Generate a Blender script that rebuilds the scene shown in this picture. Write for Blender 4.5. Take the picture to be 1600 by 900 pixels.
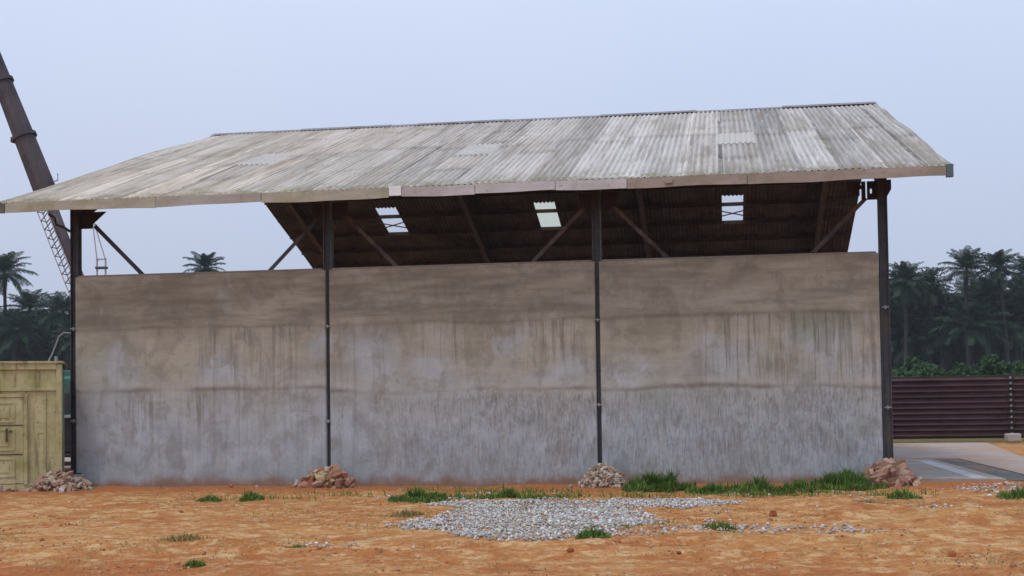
import bpy, math, random
import numpy as np
from mathutils import Matrix, Vector

for o in list(bpy.data.objects): bpy.data.objects.remove(o)
scene = bpy.context.scene
COL = scene.collection
R = math.radians
random.seed(7); RNG = np.random.default_rng(7)

# ------------------------------------------------------------------ camera
CX, CD, CZ, YAW, PIT, ROL, FPX, SHV = 14.6577, 29.0093, 1.71, -0.155495, 0.0375634, 0.014148, 2110.15, 105.0
def rot_rows():
    c, s = math.cos(YAW), math.sin(YAW)
    A = Matrix(((c, -s, 0), (s, c, 0), (0, 0, 1)))
    c, s = math.cos(PIT), math.sin(PIT)
    B = Matrix(((1, 0, 0), (0, c, s), (0, -s, c)))
    c, s = math.cos(ROL), math.sin(ROL)
    D = Matrix(((c, 0, -s), (0, 1, 0), (s, 0, c)))
    return D @ B @ A
RR = rot_rows()
cam_data = bpy.data.cameras.new('camera')
cam = bpy.data.objects.new('camera', cam_data); COL.objects.link(cam)
M3 = Matrix((RR[0], RR[2], -RR[1])).transposed()
cam.matrix_world = Matrix.Translation((CX, -CD, CZ)) @ M3.to_4x4()
cam_data.lens = FPX / 1600 * 36; cam_data.sensor_width = 36
cam_data.shift_y = SHV / 1600
cam_data.clip_start = 0.1; cam_data.clip_end = 6000
scene.camera = cam

# ------------------------------------------------------------------ world, sun, exposure
SUN_EL, SUN_AZ = R(62), R(-150)      # azimuth measured from +y towards +x: the sun stands high, left of and in front of the shed
world = bpy.data.worlds.new("World"); scene.world = world; world.use_nodes = True
wn, wl = world.node_tree.nodes, world.node_tree.links
bg = wn['Background']
sky = wn.new('ShaderNodeTexSky'); sky.sky_type = 'NISHITA'; sky.sun_disc = False
sky.sun_elevation = SUN_EL; sky.sun_rotation = SUN_AZ
sky.air_density = 1.0; sky.dust_density = 3.0; sky.ozone_density = 3.0
# an overcast layer veils the blue: a thin, faintly uneven cloud deck over the physical sky
ov = wn.new('ShaderNodeMix'); ov.data_type = 'RGBA'; ov.inputs[0].default_value = 0.86
tcw = wn.new('ShaderNodeTexCoord'); nw = wn.new('ShaderNodeTexNoise')
nw.inputs['Scale'].default_value = 2.2; nw.inputs['Detail'].default_value = 3
rw = wn.new('ShaderNodeValToRGB')
rw.color_ramp.elements[0].position = .3; rw.color_ramp.elements[1].position = .7
rw.color_ramp.elements[0].color = (6.7, 7.65, 9.95, 1); rw.color_ramp.elements[1].color = (7.3, 8.05, 10.0, 1)
# an overcast sky is brighter overhead than at the horizon
sx = wn.new('ShaderNodeSeparateXYZ'); mr = wn.new('ShaderNodeMapRange'); mr.inputs[1].default_value = -.02; mr.inputs[2].default_value = .30
mr.inputs[3].default_value = .68; mr.inputs[4].default_value = 1.06; mu = wn.new('ShaderNodeVectorMath'); mu.operation = 'SCALE'
wl.new(tcw.outputs['Generated'], sx.inputs[0]); wl.new(sx.outputs[2], mr.inputs[0]); wl.new(mr.outputs[0], mu.inputs['Scale'])
wl.new(tcw.outputs['Generated'], nw.inputs['Vector']); wl.new(nw.outputs['Fac'], rw.inputs['Fac'])
wl.new(sky.outputs['Color'], ov.inputs[6]); wl.new(rw.outputs['Color'], mu.inputs[0]); wl.new(mu.outputs[0], ov.inputs[7])
wl.new(ov.outputs[2], bg.inputs['Color']); bg.inputs['Strength'].default_value = 0.1

sun_d = bpy.data.lights.new('sun', 'SUN'); sun_d.energy = 1.3; sun_d.angle = R(13); sun_d.color = (1, .95, .88)
sun = bpy.data.objects.new('sun', sun_d); COL.objects.link(sun)
sdir = Vector((math.sin(SUN_AZ) * math.cos(SUN_EL), math.cos(SUN_AZ) * math.cos(SUN_EL), math.sin(SUN_EL)))
sun.rotation_euler = sdir.to_track_quat('Z', 'Y').to_euler()

scene.view_settings.view_transform = 'Standard'; scene.view_settings.look = 'None'
scene.view_settings.exposure = 0.0; scene.view_settings.gamma = 1
scene.view_settings.use_curve_mapping = False
scene.render.engine = 'CYCLES'
scene.cycles.max_bounces = 6; scene.cycles.diffuse_bounces = 4; scene.cycles.transparent_max_bounces = 12
scene.render.resolution_x = 1024; scene.render.resolution_y = 576

# ------------------------------------------------------------------ helpers
def tag(o, label=None, cat=None, group=None, kind=None):
    if label: o['label'] = label
    if cat: o['category'] = cat
    if group: o['group'] = group
    if kind: o['kind'] = kind
    return o
def empty(name, loc=(0, 0, 0), rz=0):
    o = bpy.data.objects.new(name, None); COL.objects.link(o)
    o.location = loc; o.rotation_euler = (0, 0, rz); o.empty_display_size = .3
    return o
class MB:
    """collects polygons, builds one mesh object"""
    def __init__(s): s.v = []; s.f = []; s.mi = []; s.n = 0; s.cols = []
    def add(s, V, F, mi=0, col=None):
        V = [tuple(p) for p in V]
        s.v += V; s.f += [tuple(i + s.n for i in f) for f in F]; s.mi += [mi] * len(F)
        s.cols += [col if col else (1, 1, 1, 1)] * len(V)
        s.n += len(V); return s
    def box(s, a, b, mi=0, bev=0.0, rot=None, at=None, col=None):
        (x0, y0, z0), (x1, y1, z1) = a, b
        if bev <= 0:
            V = [(x0,y0,z0),(x1,y0,z0),(x1,y1,z0),(x0,y1,z0),(x0,y0,z1),(x1,y0,z1),(x1,y1,z1),(x0,y1,z1)]
            F = [(0,3,2,1),(4,5,6,7),(0,1,5,4),(1,2,6,5),(2,3,7,6),(3,0,4,7)]
        else:
            c = Vector(((x0+x1)/2, (y0+y1)/2, (z0+z1)/2)); h = [(x1-x0)/2, (y1-y0)/2, (z1-z0)/2]
            e = min(bev, *[k*.45 for k in h]); V = []; idx = {}
            for sx in (-1, 1):
                for sy in (-1, 1):
                    for sz in (-1, 1):
                        for ax in range(3):
                            p = [h[0]-e, h[1]-e, h[2]-e]; p[ax] = h[ax]
                            idx[(sx, sy, sz, ax)] = len(V)
                            V.append((c.x+p[0]*sx, c.y+p[1]*sy, c.z+p[2]*sz))
            F = []
            for ax in range(3):
                for sg in (-1, 1):
                    o1, o2 = [k for k in range(3) if k != ax]; q = []
                    for (a1, a2) in ((-1,-1),(1,-1),(1,1),(-1,1)):
                        k = [0,0,0]; k[ax] = sg; k[o1] = a1; k[o2] = a2; q.append(idx[(*k, ax)])
                    F.append(tuple(q))
            for ax in range(3):
                o1, o2 = [k for k in range(3) if k != ax]
                for a1 in (-1, 1):
                    for a2 in (-1, 1):
                        q = []
                        for sg, pl in ((-1, o1), (-1, o2), (1, o2), (1, o1)):
                            k = [0,0,0]; k[ax] = sg; k[o1] = a1; k[o2] = a2; q.append(idx[(*k, pl)])
                        F.append(tuple(q))
            for sx in (-1, 1):
                for sy in (-1, 1):
                    for sz in (-1, 1): F.append(tuple(idx[(sx, sy, sz, a_)] for a_ in range(3)))
        if rot is not None:
            m = rot; V = [tuple(m @ Vector(p)) for p in V]
        if at is not None: V = [(p[0]+at[0], p[1]+at[1], p[2]+at[2]) for p in V]
        return s.add(V, F, mi, col)
    def bar(s, a, b, w, h, mi=0, up=(0, 0, 1)):
        a, b = Vector(a), Vector(b); d = (b - a); L = d.length; d.normalize()
        u = Vector(up); r = d.cross(u)
        if r.length < 1e-4: r = d.cross(Vector((0, 1, 0)))
        r.normalize(); u = r.cross(d)
        V = []
        for q in (a, b):
            for sr, su in ((-1,-1),(1,-1),(1,1),(-1,1)): V.append(tuple(q + r*sr*w/2 + u*su*h/2))
        return s.add(V, [(0,1,2,3),(7,6,5,4),(0,4,5,1),(1,5,6,2),(2,6,7,3),(3,7,4,0)], mi)
    def tube(s, pts, rad, n=8, mi=0, caps=True):
        pts = [Vector(p) for p in pts]; V = []; F = []
        if not hasattr(rad, '__len__'): rad = [rad]*len(pts)
        for i, p in enumerate(pts):
            d = (pts[min(i+1, len(pts)-1)] - pts[max(i-1, 0)]).normalized()
            r = d.cross(Vector((0, 0, 1)))
            if r.length < .05: r = d.cross(Vector((1, 0, 0)))
            r.normalize(); u = r.cross(d)
            for k in range(n):
                a = 2*math.pi*k/n; V.append(tuple(p + (r*math.cos(a) + u*math.sin(a))*rad[i]))
        for i in range(len(pts)-1):
            for k in range(n):
                F.append((i*n+k, i*n+(k+1)%n, (i+1)*n+(k+1)%n, (i+1)*n+k))
        if caps: F.append(tuple(range(n))[::-1]); F.append(tuple((len(pts)-1)*n+k for k in range(n)))
        return s.add(V, F, mi)
    def build(s, name, mats, parent=None, smooth=False, colname=None):
        me = bpy.data.meshes.new(name); me.from_pydata(s.v, [], s.f)
        for m in (mats if isinstance(mats, (list, tuple)) else [mats]): me.materials.append(m)
        me.polygons.foreach_set('material_index', s.mi)
        if smooth: me.polygons.foreach_set('use_smooth', [True]*len(s.f))
        if colname:
            at = me.color_attributes.new(colname, 'FLOAT_COLOR', 'POINT')
            at.data.foreach_set('color', np.array(s.cols, dtype=np.float32).ravel())
        me.update()
        o = bpy.data.objects.new(name, me); COL.objects.link(o)
        if parent: o.parent = parent
        return o
def np_mesh(name, V, F, mats, parent=None, smooth=False, col=None, mi=None):
    """V (n,3) array, F (m,k) array of equal-size faces"""
    V = np.asarray(V, dtype=np.float32); F = np.asarray(F, dtype=np.int32); k = F.shape[1]
    me = bpy.data.meshes.new(name)
    me.vertices.add(len(V)); me.vertices.foreach_set('co', V.ravel())
    me.loops.add(F.size); me.loops.foreach_set('vertex_index', F.ravel())
    me.polygons.add(len(F)); me.polygons.foreach_set('loop_start', np.arange(0, F.size, k, dtype=np.int32))
    for m in (mats if isinstance(mats, (list, tuple)) else [mats]): me.materials.append(m)
    if smooth: me.polygons.foreach_set('use_smooth', np.ones(len(F), dtype=bool))
    if mi is not None: me.polygons.foreach_set('material_index', np.asarray(mi, dtype=np.int32))
    if col is not None:
        at = me.color_attributes.new('tint', 'FLOAT_COLOR', 'POINT')
        at.data.foreach_set('color', np.asarray(col, dtype=np.float32).ravel())
    me.update(calc_edges=True); me.validate()
    o = bpy.data.objects.new(name, me); COL.objects.link(o)
    if parent: o.parent = parent
    return o
def copy_tree(o, parent=None):
    c = o.copy(); COL.objects.link(c)
    if parent: c.parent = parent
    for ch in list(o.children): copy_tree(ch, c)
    return c

# numpy value noise
def vnoise(x, y, seed=0, oct=4, per=.5):
    x = np.asarray(x, dtype=float); y = np.asarray(y, dtype=float); out = 0; amp = 1; tot = 0
    for o in range(oct):
        xi = np.floor(x).astype(np.int64); yi = np.floor(y).astype(np.int64)
        fx = x - xi; fy = y - yi; fx = fx*fx*(3-2*fx); fy = fy*fy*(3-2*fy)
        def h(a, b):
            n = (a*374761393 + b*668265263 + (seed+o)*974711) & 0x7fffffff
            n = (n ^ (n >> 13)) * 1274126177 & 0x7fffffff
            return ((n ^ (n >> 16)) & 0xffff) / 65535.0
        v = (h(xi, yi)*(1-fx) + h(xi+1, yi)*fx)*(1-fy) + (h(xi, yi+1)*(1-fx) + h(xi+1, yi+1)*fx)*fy
        out = out + v*amp; tot += amp; amp *= per; x = x*2.03 + 17.3; y = y*2.03 + 9.1
    return out / tot

# shader helper
class NT:
    def __init__(s, name, rough=.9, spec=.25):
        s.m = bpy.data.materials.new(name); s.m.use_nodes = True
        s.t = s.m.node_tree; s.b = s.t.nodes['Principled BSDF']
        s.b.inputs['Roughness'].default_value = rough
        s.b.inputs['Specular IOR Level'].default_value = spec
        s.tc = s.t.nodes.new('ShaderNodeTexCoord').outputs['Object']
    def link(s, a, b): s.t.links.new(a, b)
    def set(s, sock, v):
        if isinstance(v, bpy.types.NodeSocket): s.link(v, sock)
        elif isinstance(v, (tuple, list)) and len(v) == 3 and sock.type == 'RGBA': sock.default_value = (*v, 1)
        else: sock.default_value = v
    def mapping(s, scale=(1,1,1), vec=None, loc=(0,0,0)):
        n = s.t.nodes.new('ShaderNodeMapping'); s.link(vec or s.tc, n.inputs[0])
        n.inputs['Scale'].default_value = scale; n.inputs['Location'].default_value = loc; return n.outputs[0]
    def noise(s, scale=1, detail=4, rough=.55, vec=None, sc3=None, dist=0, loc=(0,0,0)):
        n = s.t.nodes.new('ShaderNodeTexNoise'); n.inputs['Scale'].default_value = scale
        n.inputs['Detail'].default_value = detail; n.inputs['Roughness'].default_value = rough
        n.inputs['Distortion'].default_value = dist
        s.link(s.mapping(sc3 or (1,1,1), vec, loc), n.inputs['Vector']); return n.outputs['Fac']
    def voro(s, scale=1, sc3=None, out='Distance', feature='F1'):
        n = s.t.nodes.new('ShaderNodeTexVoronoi'); n.feature = feature; n.inputs['Scale'].default_value = scale
        s.link(s.mapping(sc3 or (1,1,1)), n.inputs['Vector']); return n.outputs[out]
    def ramp(s, v, stops):
        n = s.t.nodes.new('ShaderNodeValToRGB'); s.link(v, n.inputs[0]); e = n.color_ramp.elements
        while len(e) < len(stops): e.new(.5)
        for k, (p, c) in enumerate(stops):
            e[k].position = p; e[k].color = (*c, 1) if isinstance(c, (tuple, list)) else (c, c, c, 1)
        return n.outputs[0]
    def mix(s, f, a, b, mode='MIX'):
        n = s.t.nodes.new('ShaderNodeMix'); n.data_type = 'RGBA'; n.blend_type = mode
        s.set(n.inputs[0], f); s.set(n.inputs[6], a); s.set(n.inputs[7], b); return n.outputs[2]
    def math(s, op, a, b=0, c=None, clamp=False):
        n = s.t.nodes.new('ShaderNodeMath'); n.operation = op; n.use_clamp = clamp
        s.set(n.inputs[0], a); s.set(n.inputs[1], b)
        if c is not None: s.set(n.inputs[2], c)
        return n.outputs[0]
    def xyz(s):
        n = s.t.nodes.new('ShaderNodeSeparateXYZ'); s.link(s.tc, n.inputs[0]); return n.outputs
    def attr(s, name):
        n = s.t.nodes.new('ShaderNodeAttribute'); n.attribute_name = name; return n.outputs['Color']
    def bump(s, h, strength=.5, dist=.02):
        n = s.t.nodes.new('ShaderNodeBump'); n.inputs['Strength'].default_value = strength
        n.inputs['Distance'].default_value = dist; s.link(h, n.inputs['Height']); s.link(n.outputs[0], s.b.inputs['Normal'])
    def col(s, c): s.set(s.b.inputs['Base Color'], c); return s
    def smooth(s, v, a, b):
        n = s.t.nodes.new('ShaderNodeMapRange'); n.interpolation_type = 'SMOOTHSTEP'
        s.set(n.inputs[0], v); n.inputs[1].default_value = a; n.inputs[2].default_value = b; return n.outputs[0]
def simple(name, base, var=.25, scale=4, rough=.8, sc3=None, dirt=None, bump=.2, spec=.25, metal=0):
    n = NT(name, rough, spec); a = tuple(min(1, c*(1-var)) for c in base); b = tuple(min(1, c*(1+var)) for c in base)
    c = n.ramp(n.noise(scale, 5, .6, sc3=sc3), [(.3, a), (.7, b)])
    if dirt: c = n.mix(n.ramp(n.noise(scale*.45, 4, .6, sc3=sc3, loc=(5, 3, 1)), [(.48, 0), (.64, 1)]), c, dirt)
    n.col(c); n.b.inputs['Metallic'].default_value = metal
    if bump: n.bump(n.noise(scale*6, 4, .6), bump, .01)
    return n.m

# ------------------------------------------------------------------ dimensions
BAY = 6.0; EV, RS, RH, ZE, OL, OR_, HW = 1.384, 11.614, 10.44, 6.137, 1.16, 1.189, 4.79
ZT = ZE + .2; SL = (RH - ZT) / (RS + EV); XL, XR = -OL, 18 + OR_

# ------------------------------------------------------------------ materials
def wall_material():
    n = NT('plastered_block', .95, .15); X, Y, Z = n.xyz()
    low = n.noise(.6, 5, .6, sc3=(1, 1, .8), loc=(3, 0, 1)); mid = n.noise(2.2, 5, .6)
    zz = n.math('ADD', Z, n.math('MULTIPLY', n.math('SUBTRACT', low, .5), 2.4))
    top = n.mix(n.ramp(n.noise(1.1, 5, .65, sc3=(.45, 1, 1.6)), [(.35, 0), (.65, 1)]), (.345, .31, .24), (.50, .455, .37))
    botc = n.mix(n.ramp(mid, [(.35, 0), (.65, 1)]), (.36, .38, .41), (.47, .50, .54))
    c = n.mix(n.smooth(zz, .9, 3.3), botc, top)
    # pale rubbed blotches in the middle lift
    sp = n.t.nodes.new('ShaderNodeSeparateColor'); an_ = n.t.nodes.new('ShaderNodeAttribute'); an_.attribute_name = 'tint'
    n.link(an_.outputs['Color'], sp.inputs[0]); zone = an_.outputs['Alpha']
    c = n.mix(n.math('MULTIPLY', sp.outputs[2], .8), c, n.mix(n.ramp(mid, [(.4, 0), (.6, 1)]), (.40, .42, .43), (.50, .51, .54)))
    c = n.mix(n.math('MULTIPLY', n.ramp(n.noise(1.7, 4, .7, sc3=(1, 1, .8), loc=(5, 9, 2), dist=.4), [(.50, 0), (.60, 1)]), .38), c, (.235, .20, .16))
    c = n.mix(n.math('MULTIPLY', n.ramp(n.noise(2.6, 4, .7, sc3=(1, 1, .7), loc=(15, 2, 6), dist=.4), [(.54, 0), (.66, 1)]), .35), c, (.52, .50, .48))
    # grey-green algae in places
    al = n.ramp(n.noise(.7, 4, .6, loc=(2, 8, 7)), [(.55, 0), (.72, 1)])
    c = n.mix(n.math('MULTIPLY', al, n.math('ADD', .28, n.math('MULTIPLY', n.smooth(X, 11, 17), .35))), c, (.26, .29, .20))
    # water streaks running down from the lift joints
    st = n.ramp(n.noise(9, 3, .7, sc3=(1, 1, .045)), [(.5, 0), (.63, 1)])
    stm = n.ramp(n.noise(.55, 2, .5, sc3=(1, 1, .5), loc=(1, 1, 9)), [(.42, 0), (.6, 1)])
    notop = n.smooth(Z, 3.75, 3.5)
    c = n.mix(n.math('MULTIPLY', n.math('MULTIPLY', st, stm), n.math('MULTIPLY', notop, .22)), c, (.16, .15, .14))
    c = n.mix(n.math('MULTIPLY', n.math('MULTIPLY', st, zone), .5), c, (.19, .175, .14))
    st2 = n.ramp(n.noise(14, 3, .7, sc3=(1, 1, .06), loc=(4, 0, 2)), [(.52, 0), (.66, 1)])
    c = n.mix(n.math('MULTIPLY', n.math('MULTIPLY', st2, zone), .55), c, (.50, .49, .48))
    # trowel / comb marks in the lowest lift, mostly to the right
    comb = n.noise(24, 3, .75, sc3=(1, 1, .13), dist=.6)
    cm = n.math('MULTIPLY', n.smooth(Z, 2.05, 1.9), n.smooth(n.math('ADD', X, n.math('MULTIPLY', low, 6)), 8.0, 13.5))
    c = n.mix(n.math('MULTIPLY', cm, n.ramp(comb, [(.5, 0), (.66, .5)])), c, (.15, .155, .165))
    c = n.mix(n.math('MULTIPLY', cm, n.ramp(comb, [(.36, .45), (.46, 0)])), c, (.50, .50, .52))
    c = n.mix(n.math('MULTIPLY', sp.outputs[1], .55), c, (.52, .48, .43))
    c = n.mix(n.math('MULTIPLY', sp.outputs[0], .46), c, (.15, .125, .10))
    # red soil splashed on the foot, pale bloom just above
    c = n.mix(n.math('MULTIPLY', n.smooth(zz, .95, .1), .35), c, (.25, .28, .27))
    c = n.mix(n.math('MULTIPLY', n.smooth(n.math('ADD', Z, n.math('MULTIPLY', n.math('SUBTRACT', mid, .5), .5)), .26, .02), .8), c, (.27, .15, .09))
    # brown horizontal streaks across the top lift
    hor = n.noise(5, 4, .6, sc3=(.12, 1, 1), loc=(0, 4, 4))
    c = n.mix(n.math('MULTIPLY', n.smooth(Z, 3.5, 3.75), n.ramp(hor, [(.42, .0), (.62, .5)])), c, (.20, .17, .13))
    c = n.mix(.35, c, n.mix(n.noise(45, 3, .7), (.10, .10, .10), (.45, .44, .43)), 'SOFT_LIGHT')
    n.col(c)
    h = n.math('ADD', n.math('MULTIPLY', comb, n.math('MULTIPLY', cm, 1.2)), n.math('MULTIPLY', n.noise(16, 5, .65), .7))
    n.bump(n.math('ADD', h, n.math('MULTIPLY', st, .25)), .5, .02)
    return n.m
M_wall = wall_material()

def roof_material():
    n = NT('weathered_corrugated_sheet', .85, .2); X, Y, Z = n.xyz(); t = n.attr('tint')
    g = n.mix(n.ramp(n.noise(1.6, 5, .65, sc3=(1, .10, .10)), [(.33, 0), (.67, 1)]), (.44, .395, .335), (.64, .59, .53))
    # shade painted into the valleys so the ribs stand out
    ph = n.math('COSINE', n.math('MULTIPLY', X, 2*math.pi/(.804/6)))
    valley_shade = n.math('MULTIPLY', n.smooth(ph, .3, -.9), n.ramp(n.noise(1.1, 4, .6, loc=(6, 6, 1)), [(.3, .18), (.65, .6)]))
    g = n.mix(valley_shade, g, (.23, .20, .17))
    c = n.mix(1.0, g, t, 'MULTIPLY')
    stv = n.ramp(n.noise(5, 4, .75, sc3=(1, .035, .035)), [(.5, 0), (.62, 1)])
    c = n.mix(n.math('MULTIPLY', stv, .55), c, (.22, .185, .15))
    c = n.mix(n.math('MULTIPLY', n.ramp(n.noise(11, 3, .6, sc3=(1, .04, .04), loc=(3, 3, 3)), [(.56, 0), (.66, 1)]), .5), c, (.62, .60, .58))
    moss = n.math('MULTIPLY', n.ramp(n.noise(.8, 5, .7, loc=(1, 7, 2)), [(.55, 0), (.7, .6)]), 1.0)
    c = n.mix(moss, c, (.27, .25, .15))
    edge = n.math('MULTIPLY', n.smooth(Y, .2, -1.3), n.ramp(n.noise(2.5, 4, .6), [(.4, 0), (.62, .75)]))
    c = n.mix(edge, c, (.22, .21, .12))
    n.col(c); n.bump(n.noise(30, 4, .6), .25, .01); return n.m
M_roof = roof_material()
def under_material():
    n = NT('rusty_sheet_underside', .9, .15)
    c = n.mix(n.ramp(n.noise(1.2, 5, .65, sc3=(1, .6, .6)), [(.35, 0), (.65, 1)]), (.055, .040, .034), (.11, .082, .066))
    c = n.mix(n.math('MULTIPLY', n.ramp(n.noise(2.5, 4, .6, sc3=(.3, 1, 1)), [(.5, 0), (.7, 1)]), .5), c, (.05, .035, .035))
    n.col(c); return n.m
M_under = under_material()
M_steel = simple('dark_painted_steel', (.055, .055, .066), .35, 5, .55, dirt=(.085, .075, .065), spec=.4)
M_flange = simple('grimy_flange_paint', (.11, .12, .12), .3, 5, .6, dirt=(.05, .05, .05))
M_brown = simple('brown_primer_steel', (.14, .105, .085), .3, 6, .7, dirt=(.07, .05, .05))
M_rafter = simple('rafter_primer', (.075, .052, .046), .3, 6, .7)
M_plate = simple('maroon_gusset_paint', (.035, .022, .024), .3, 6, .7)
M_clip = simple('bare_clip_steel', (.30, .30, .33), .2, 10, .5)

# ------------------------------------------------------------------ ground
def ground_h(x, y):
    x = np.asarray(x, float); y = np.asarray(y, float)
    near = np.clip((6 - y)/8, 0, 1)
    h = (vnoise(x*.35, y*.35, 1, 3)-.5)*.10 + (vnoise(x*1.7, y*1.7, 5, 4, .6)-.5)*.08 + (vnoise(x*5, y*7, 9, 4, .65)-.5)*.05
    h = h*near
    for rx_, w_, k_ in ((-1.1, .17, .045), (.55, .17, .04)):       # shallow wheel ruts crossing the front of the yard
        yc = -12.9 + rx_*.8 + .10*(x-10) + .25*np.sin(x*.35+rx_)
        d_ = np.abs(y-yc)/w_; h += near*k_*(-np.exp(-d_**2) + .6*np.exp(-((d_-1.7)/.5)**2))*(.4+.9*vnoise(x*.8, y*.8, 90, 2))
    h += .05*np.exp(-((y+.28)/.35)**2)*(vnoise(x*.9, y*.2, 12, 3)-.3)*(x > -1)*(x < 18.6)     # soil banked against the wall
    h += .20*np.exp(-(((x-18.0)/.55)**2+((y+9.4)/.5)**2))*(.6+.8*vnoise(x*4, y*4, 3))       # loose heap on the right
    h += .10*np.exp(-(((x-16.3)/.7)**2+((y+8.6)/.35)**2))*vnoise(x*4, y*4, 4)*1.6
    h += .10*np.exp(-(((x-16.0)/1.1)**2+((y+6.1)/.5)**2))*vnoise(x*3, y*3, 6)*1.3
    slab = np.clip((x-18.2)/.3, 0, 1)*np.clip((y-.6)/.4, 0, 1)*np.clip((30-y)/2, 0, 1)
    return h*(1-slab) - .05*slab
def grid_axis(a, b, step, far, grow=1.13):
    c = list(np.arange(a, b, step)); lo = []; s = step; x = a
    while x > -far: s *= grow; x -= s; lo.append(x)
    hi = []; s = step; x = c[-1]
    while x < far: s *= grow; x += s; hi.append(x)
    return np.array(lo[::-1] + c + hi)
gx = grid_axis(-4, 24, .055, 1500); gy = grid_axis(-17, 1.2, .05, 1500)
GX, GY = np.meshgrid(gx, gy)
GZ = ground_h(GX, GY)
nx, ny = len(gx), len(gy)
idx = np.arange(nx*ny).reshape(ny, nx)
F = np.stack([idx[:-1, :-1], idx[:-1, 1:], idx[1:, 1:], idx[1:, :-1]], -1).reshape(-1, 4)
def soil_material():
    n = NT('laterite_soil', 1.0, .1); X, Y, Z = n.xyz()
    a = n.noise(.42, 6, .62, dist=.3); b = n.noise(2.6, 6, .68, loc=(4, 4, 0)); d = n.noise(13, 5, .7, loc=(1, 2, 3))
    c = n.mix(n.ramp(a, [(.38, 0), (.58, 1)]), (.53, .27, .095), (.45, .175, .055))
    c = n.mix(n.math('MULTIPLY', n.ramp(b, [(.46, 0), (.60, 1)]), .85), c, (.64, .43, .21))
    c = n.mix(n.math('MULTIPLY', n.ramp(n.noise(1.5, 5, .7, loc=(8, 1, 1)), [(.52, 0), (.64, 1)]), .75), c, (.38, .115, .035))
    wallred = n.math('MULTIPLY', n.smooth(Y, -3.6, -1.0), n.smooth(Y, 6, 2))
    c = n.mix(n.math('MULTIPLY', wallred, .9), c, (.43, .145, .05))
    frontred = n.math('MULTIPLY', n.smooth(n.math('ADD', Y, n.math('MULTIPLY', b, 4)), -11.6, -13.6), n.ramp(a, [(.35, .3), (.6, 1)]))
    c = n.mix(n.math('MULTIPLY', frontred, .85), c, (.40, .125, .04))
    c = n.mix(n.math('MULTIPLY', n.ramp(d, [(.51, 0), (.62, 1)]), .6), c, (.26, .11, .04))
    c = n.mix(n.math('MULTIPLY', n.ramp(n.noise(5.5, 5, .7, loc=(2, 9, 3)), [(.52, 0), (.62, 1)]), .6), c, (.31, .135, .05))
    c = n.mix(n.math('MULTIPLY', n.ramp(n.noise(28, 3, .6, loc=(5, 5, 5)), [(.60, 0), (.70, 1)]), .5), c, (.62, .45, .30))
    # scruffy olive tint where short weeds come up
    g = n.ramp(n.noise(1.1, 5, .7, loc=(13, 5, 0)), [(.60, 0), (.72, 1)])
    c = n.mix(n.math('MULTIPLY', g, .7), c, (.27, .24, .08))
    farg = n.smooth(Y, 24, 34)
    c = n.mix(farg, c, (.07, .10, .035))
    n.col(c); n.bump(n.math('ADD', n.noise(9, 6, .7), n.math('MULTIPLY', d, .6)), .8, .05); return n.m
M_soil = soil_material()
g = np_mesh('ground', np.stack([GX, GY, GZ], -1).reshape(-1, 3), F, M_soil, smooth=True)
tag(g, 'orange laterite soil yard', None, None, 'structure')

# concrete apron right of and behind the shed
def concrete_material(name, a, b, dirt):
    n = NT(name, .9, .2); c = n.mix(n.ramp(n.noise(.7, 5, .6), [(.35, 0), (.65, 1)]), a, b)
    c = n.mix(n.math('MULTIPLY', n.ramp(n.noise(.9, 5, .7, loc=(3, 3, 0)), [(.5, 0), (.7, 1)]), .6), c, dirt)
    X, Y, Z = n.xyz()
    c = n.mix(n.math('MULTIPLY', n.ramp(n.noise(14, 4, .6), [(.5, 0), (.7, 1)]), .35), c, (.2, .17, .14))
    c = n.mix(n.math('MULTIPLY', n.ramp(n.noise(.35, 6, .75, sc3=(1.6, .6, 1), loc=(7, 1, 0)), [(.5, 0), (.62, 1)]), .55), c, (.46, .27, .14))
    n.col(c); n.bump(n.noise(20, 5, .6), .3, .01); return n.m
M_conc = concrete_material('worn_concrete', (.40, .325, .285), (.48, .41, .37), (.42, .30, .21))
M_conc2 = concrete_material('pale_concrete', (.36, .335, .30), (.47, .44, .40), (.34, .28, .20))
M_strip = concrete_material('white_washed_concrete', (.58, .57, .57), (.70, .69, .70), (.40, .37, .33))
M_drain = concrete_material('wet_dark_concrete', (.10, .105, .10), (.15, .155, .15), (.15, .13, .10))
def slab(name, poly, z, th, mat, label):
    mb = MB(); n = len(poly)
    V = [(x, y, z) for x, y in poly] + [(x, y, z-th) for x, y in poly]
    mb.add(V, [tuple(range(n)), tuple(range(2*n-1, n-1, -1))] + [(i, i+n, (i+1) % n+n, (i+1) % n) for i in range(n)])
    o = mb.build(name, mat); tag(o, label, None, None, 'structure'); return o
slab('concrete_pavement', [(17.5, 11.2), (21.2, 11.0), (21.2, .2), (21.9, -.2), (22.1, 5), (22.9, 10), (23.9, 19), (24.6, 25.4), (15, 26.2), (-9, 26.2), (-9, 25.2), (17.5, 25.2)], .04, .2, M_conc, 'worn pinkish concrete pavement leading back to the fence')
slab('concrete_apron', [(18.4, 1.3), (19.3, 1.1), (20.48, .7), (20.48, 11.0), (18.4, 11.1)], .03, .2, M_conc2, 'pale concrete apron beside the shed')
slab('floor', [(.2, .25), (17.9, .25), (18.1, .8), (18.1, 23), (.2, 23)], .04, .2, M_conc2, 'concrete floor inside the shed')
slab('painted_strip', [(19.85, 1.2), (20.2, 1.2), (20.25, 9.7), (19.9, 9.9)], .036, .01, M_strip, 'white washed strip on the apron')
slab('drain_channel', [(20.49, .5), (21.19, .1), (21.19, 10.9), (20.49, 10.98)], .022, .1, M_drain, 'dark drain channel between the slabs')

# ------------------------------------------------------------------ the shed
shed = empty('open_shed')
tag(shed, 'long open sided shed with plastered block wall and weathered corrugated gable roof', 'shed')

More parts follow.
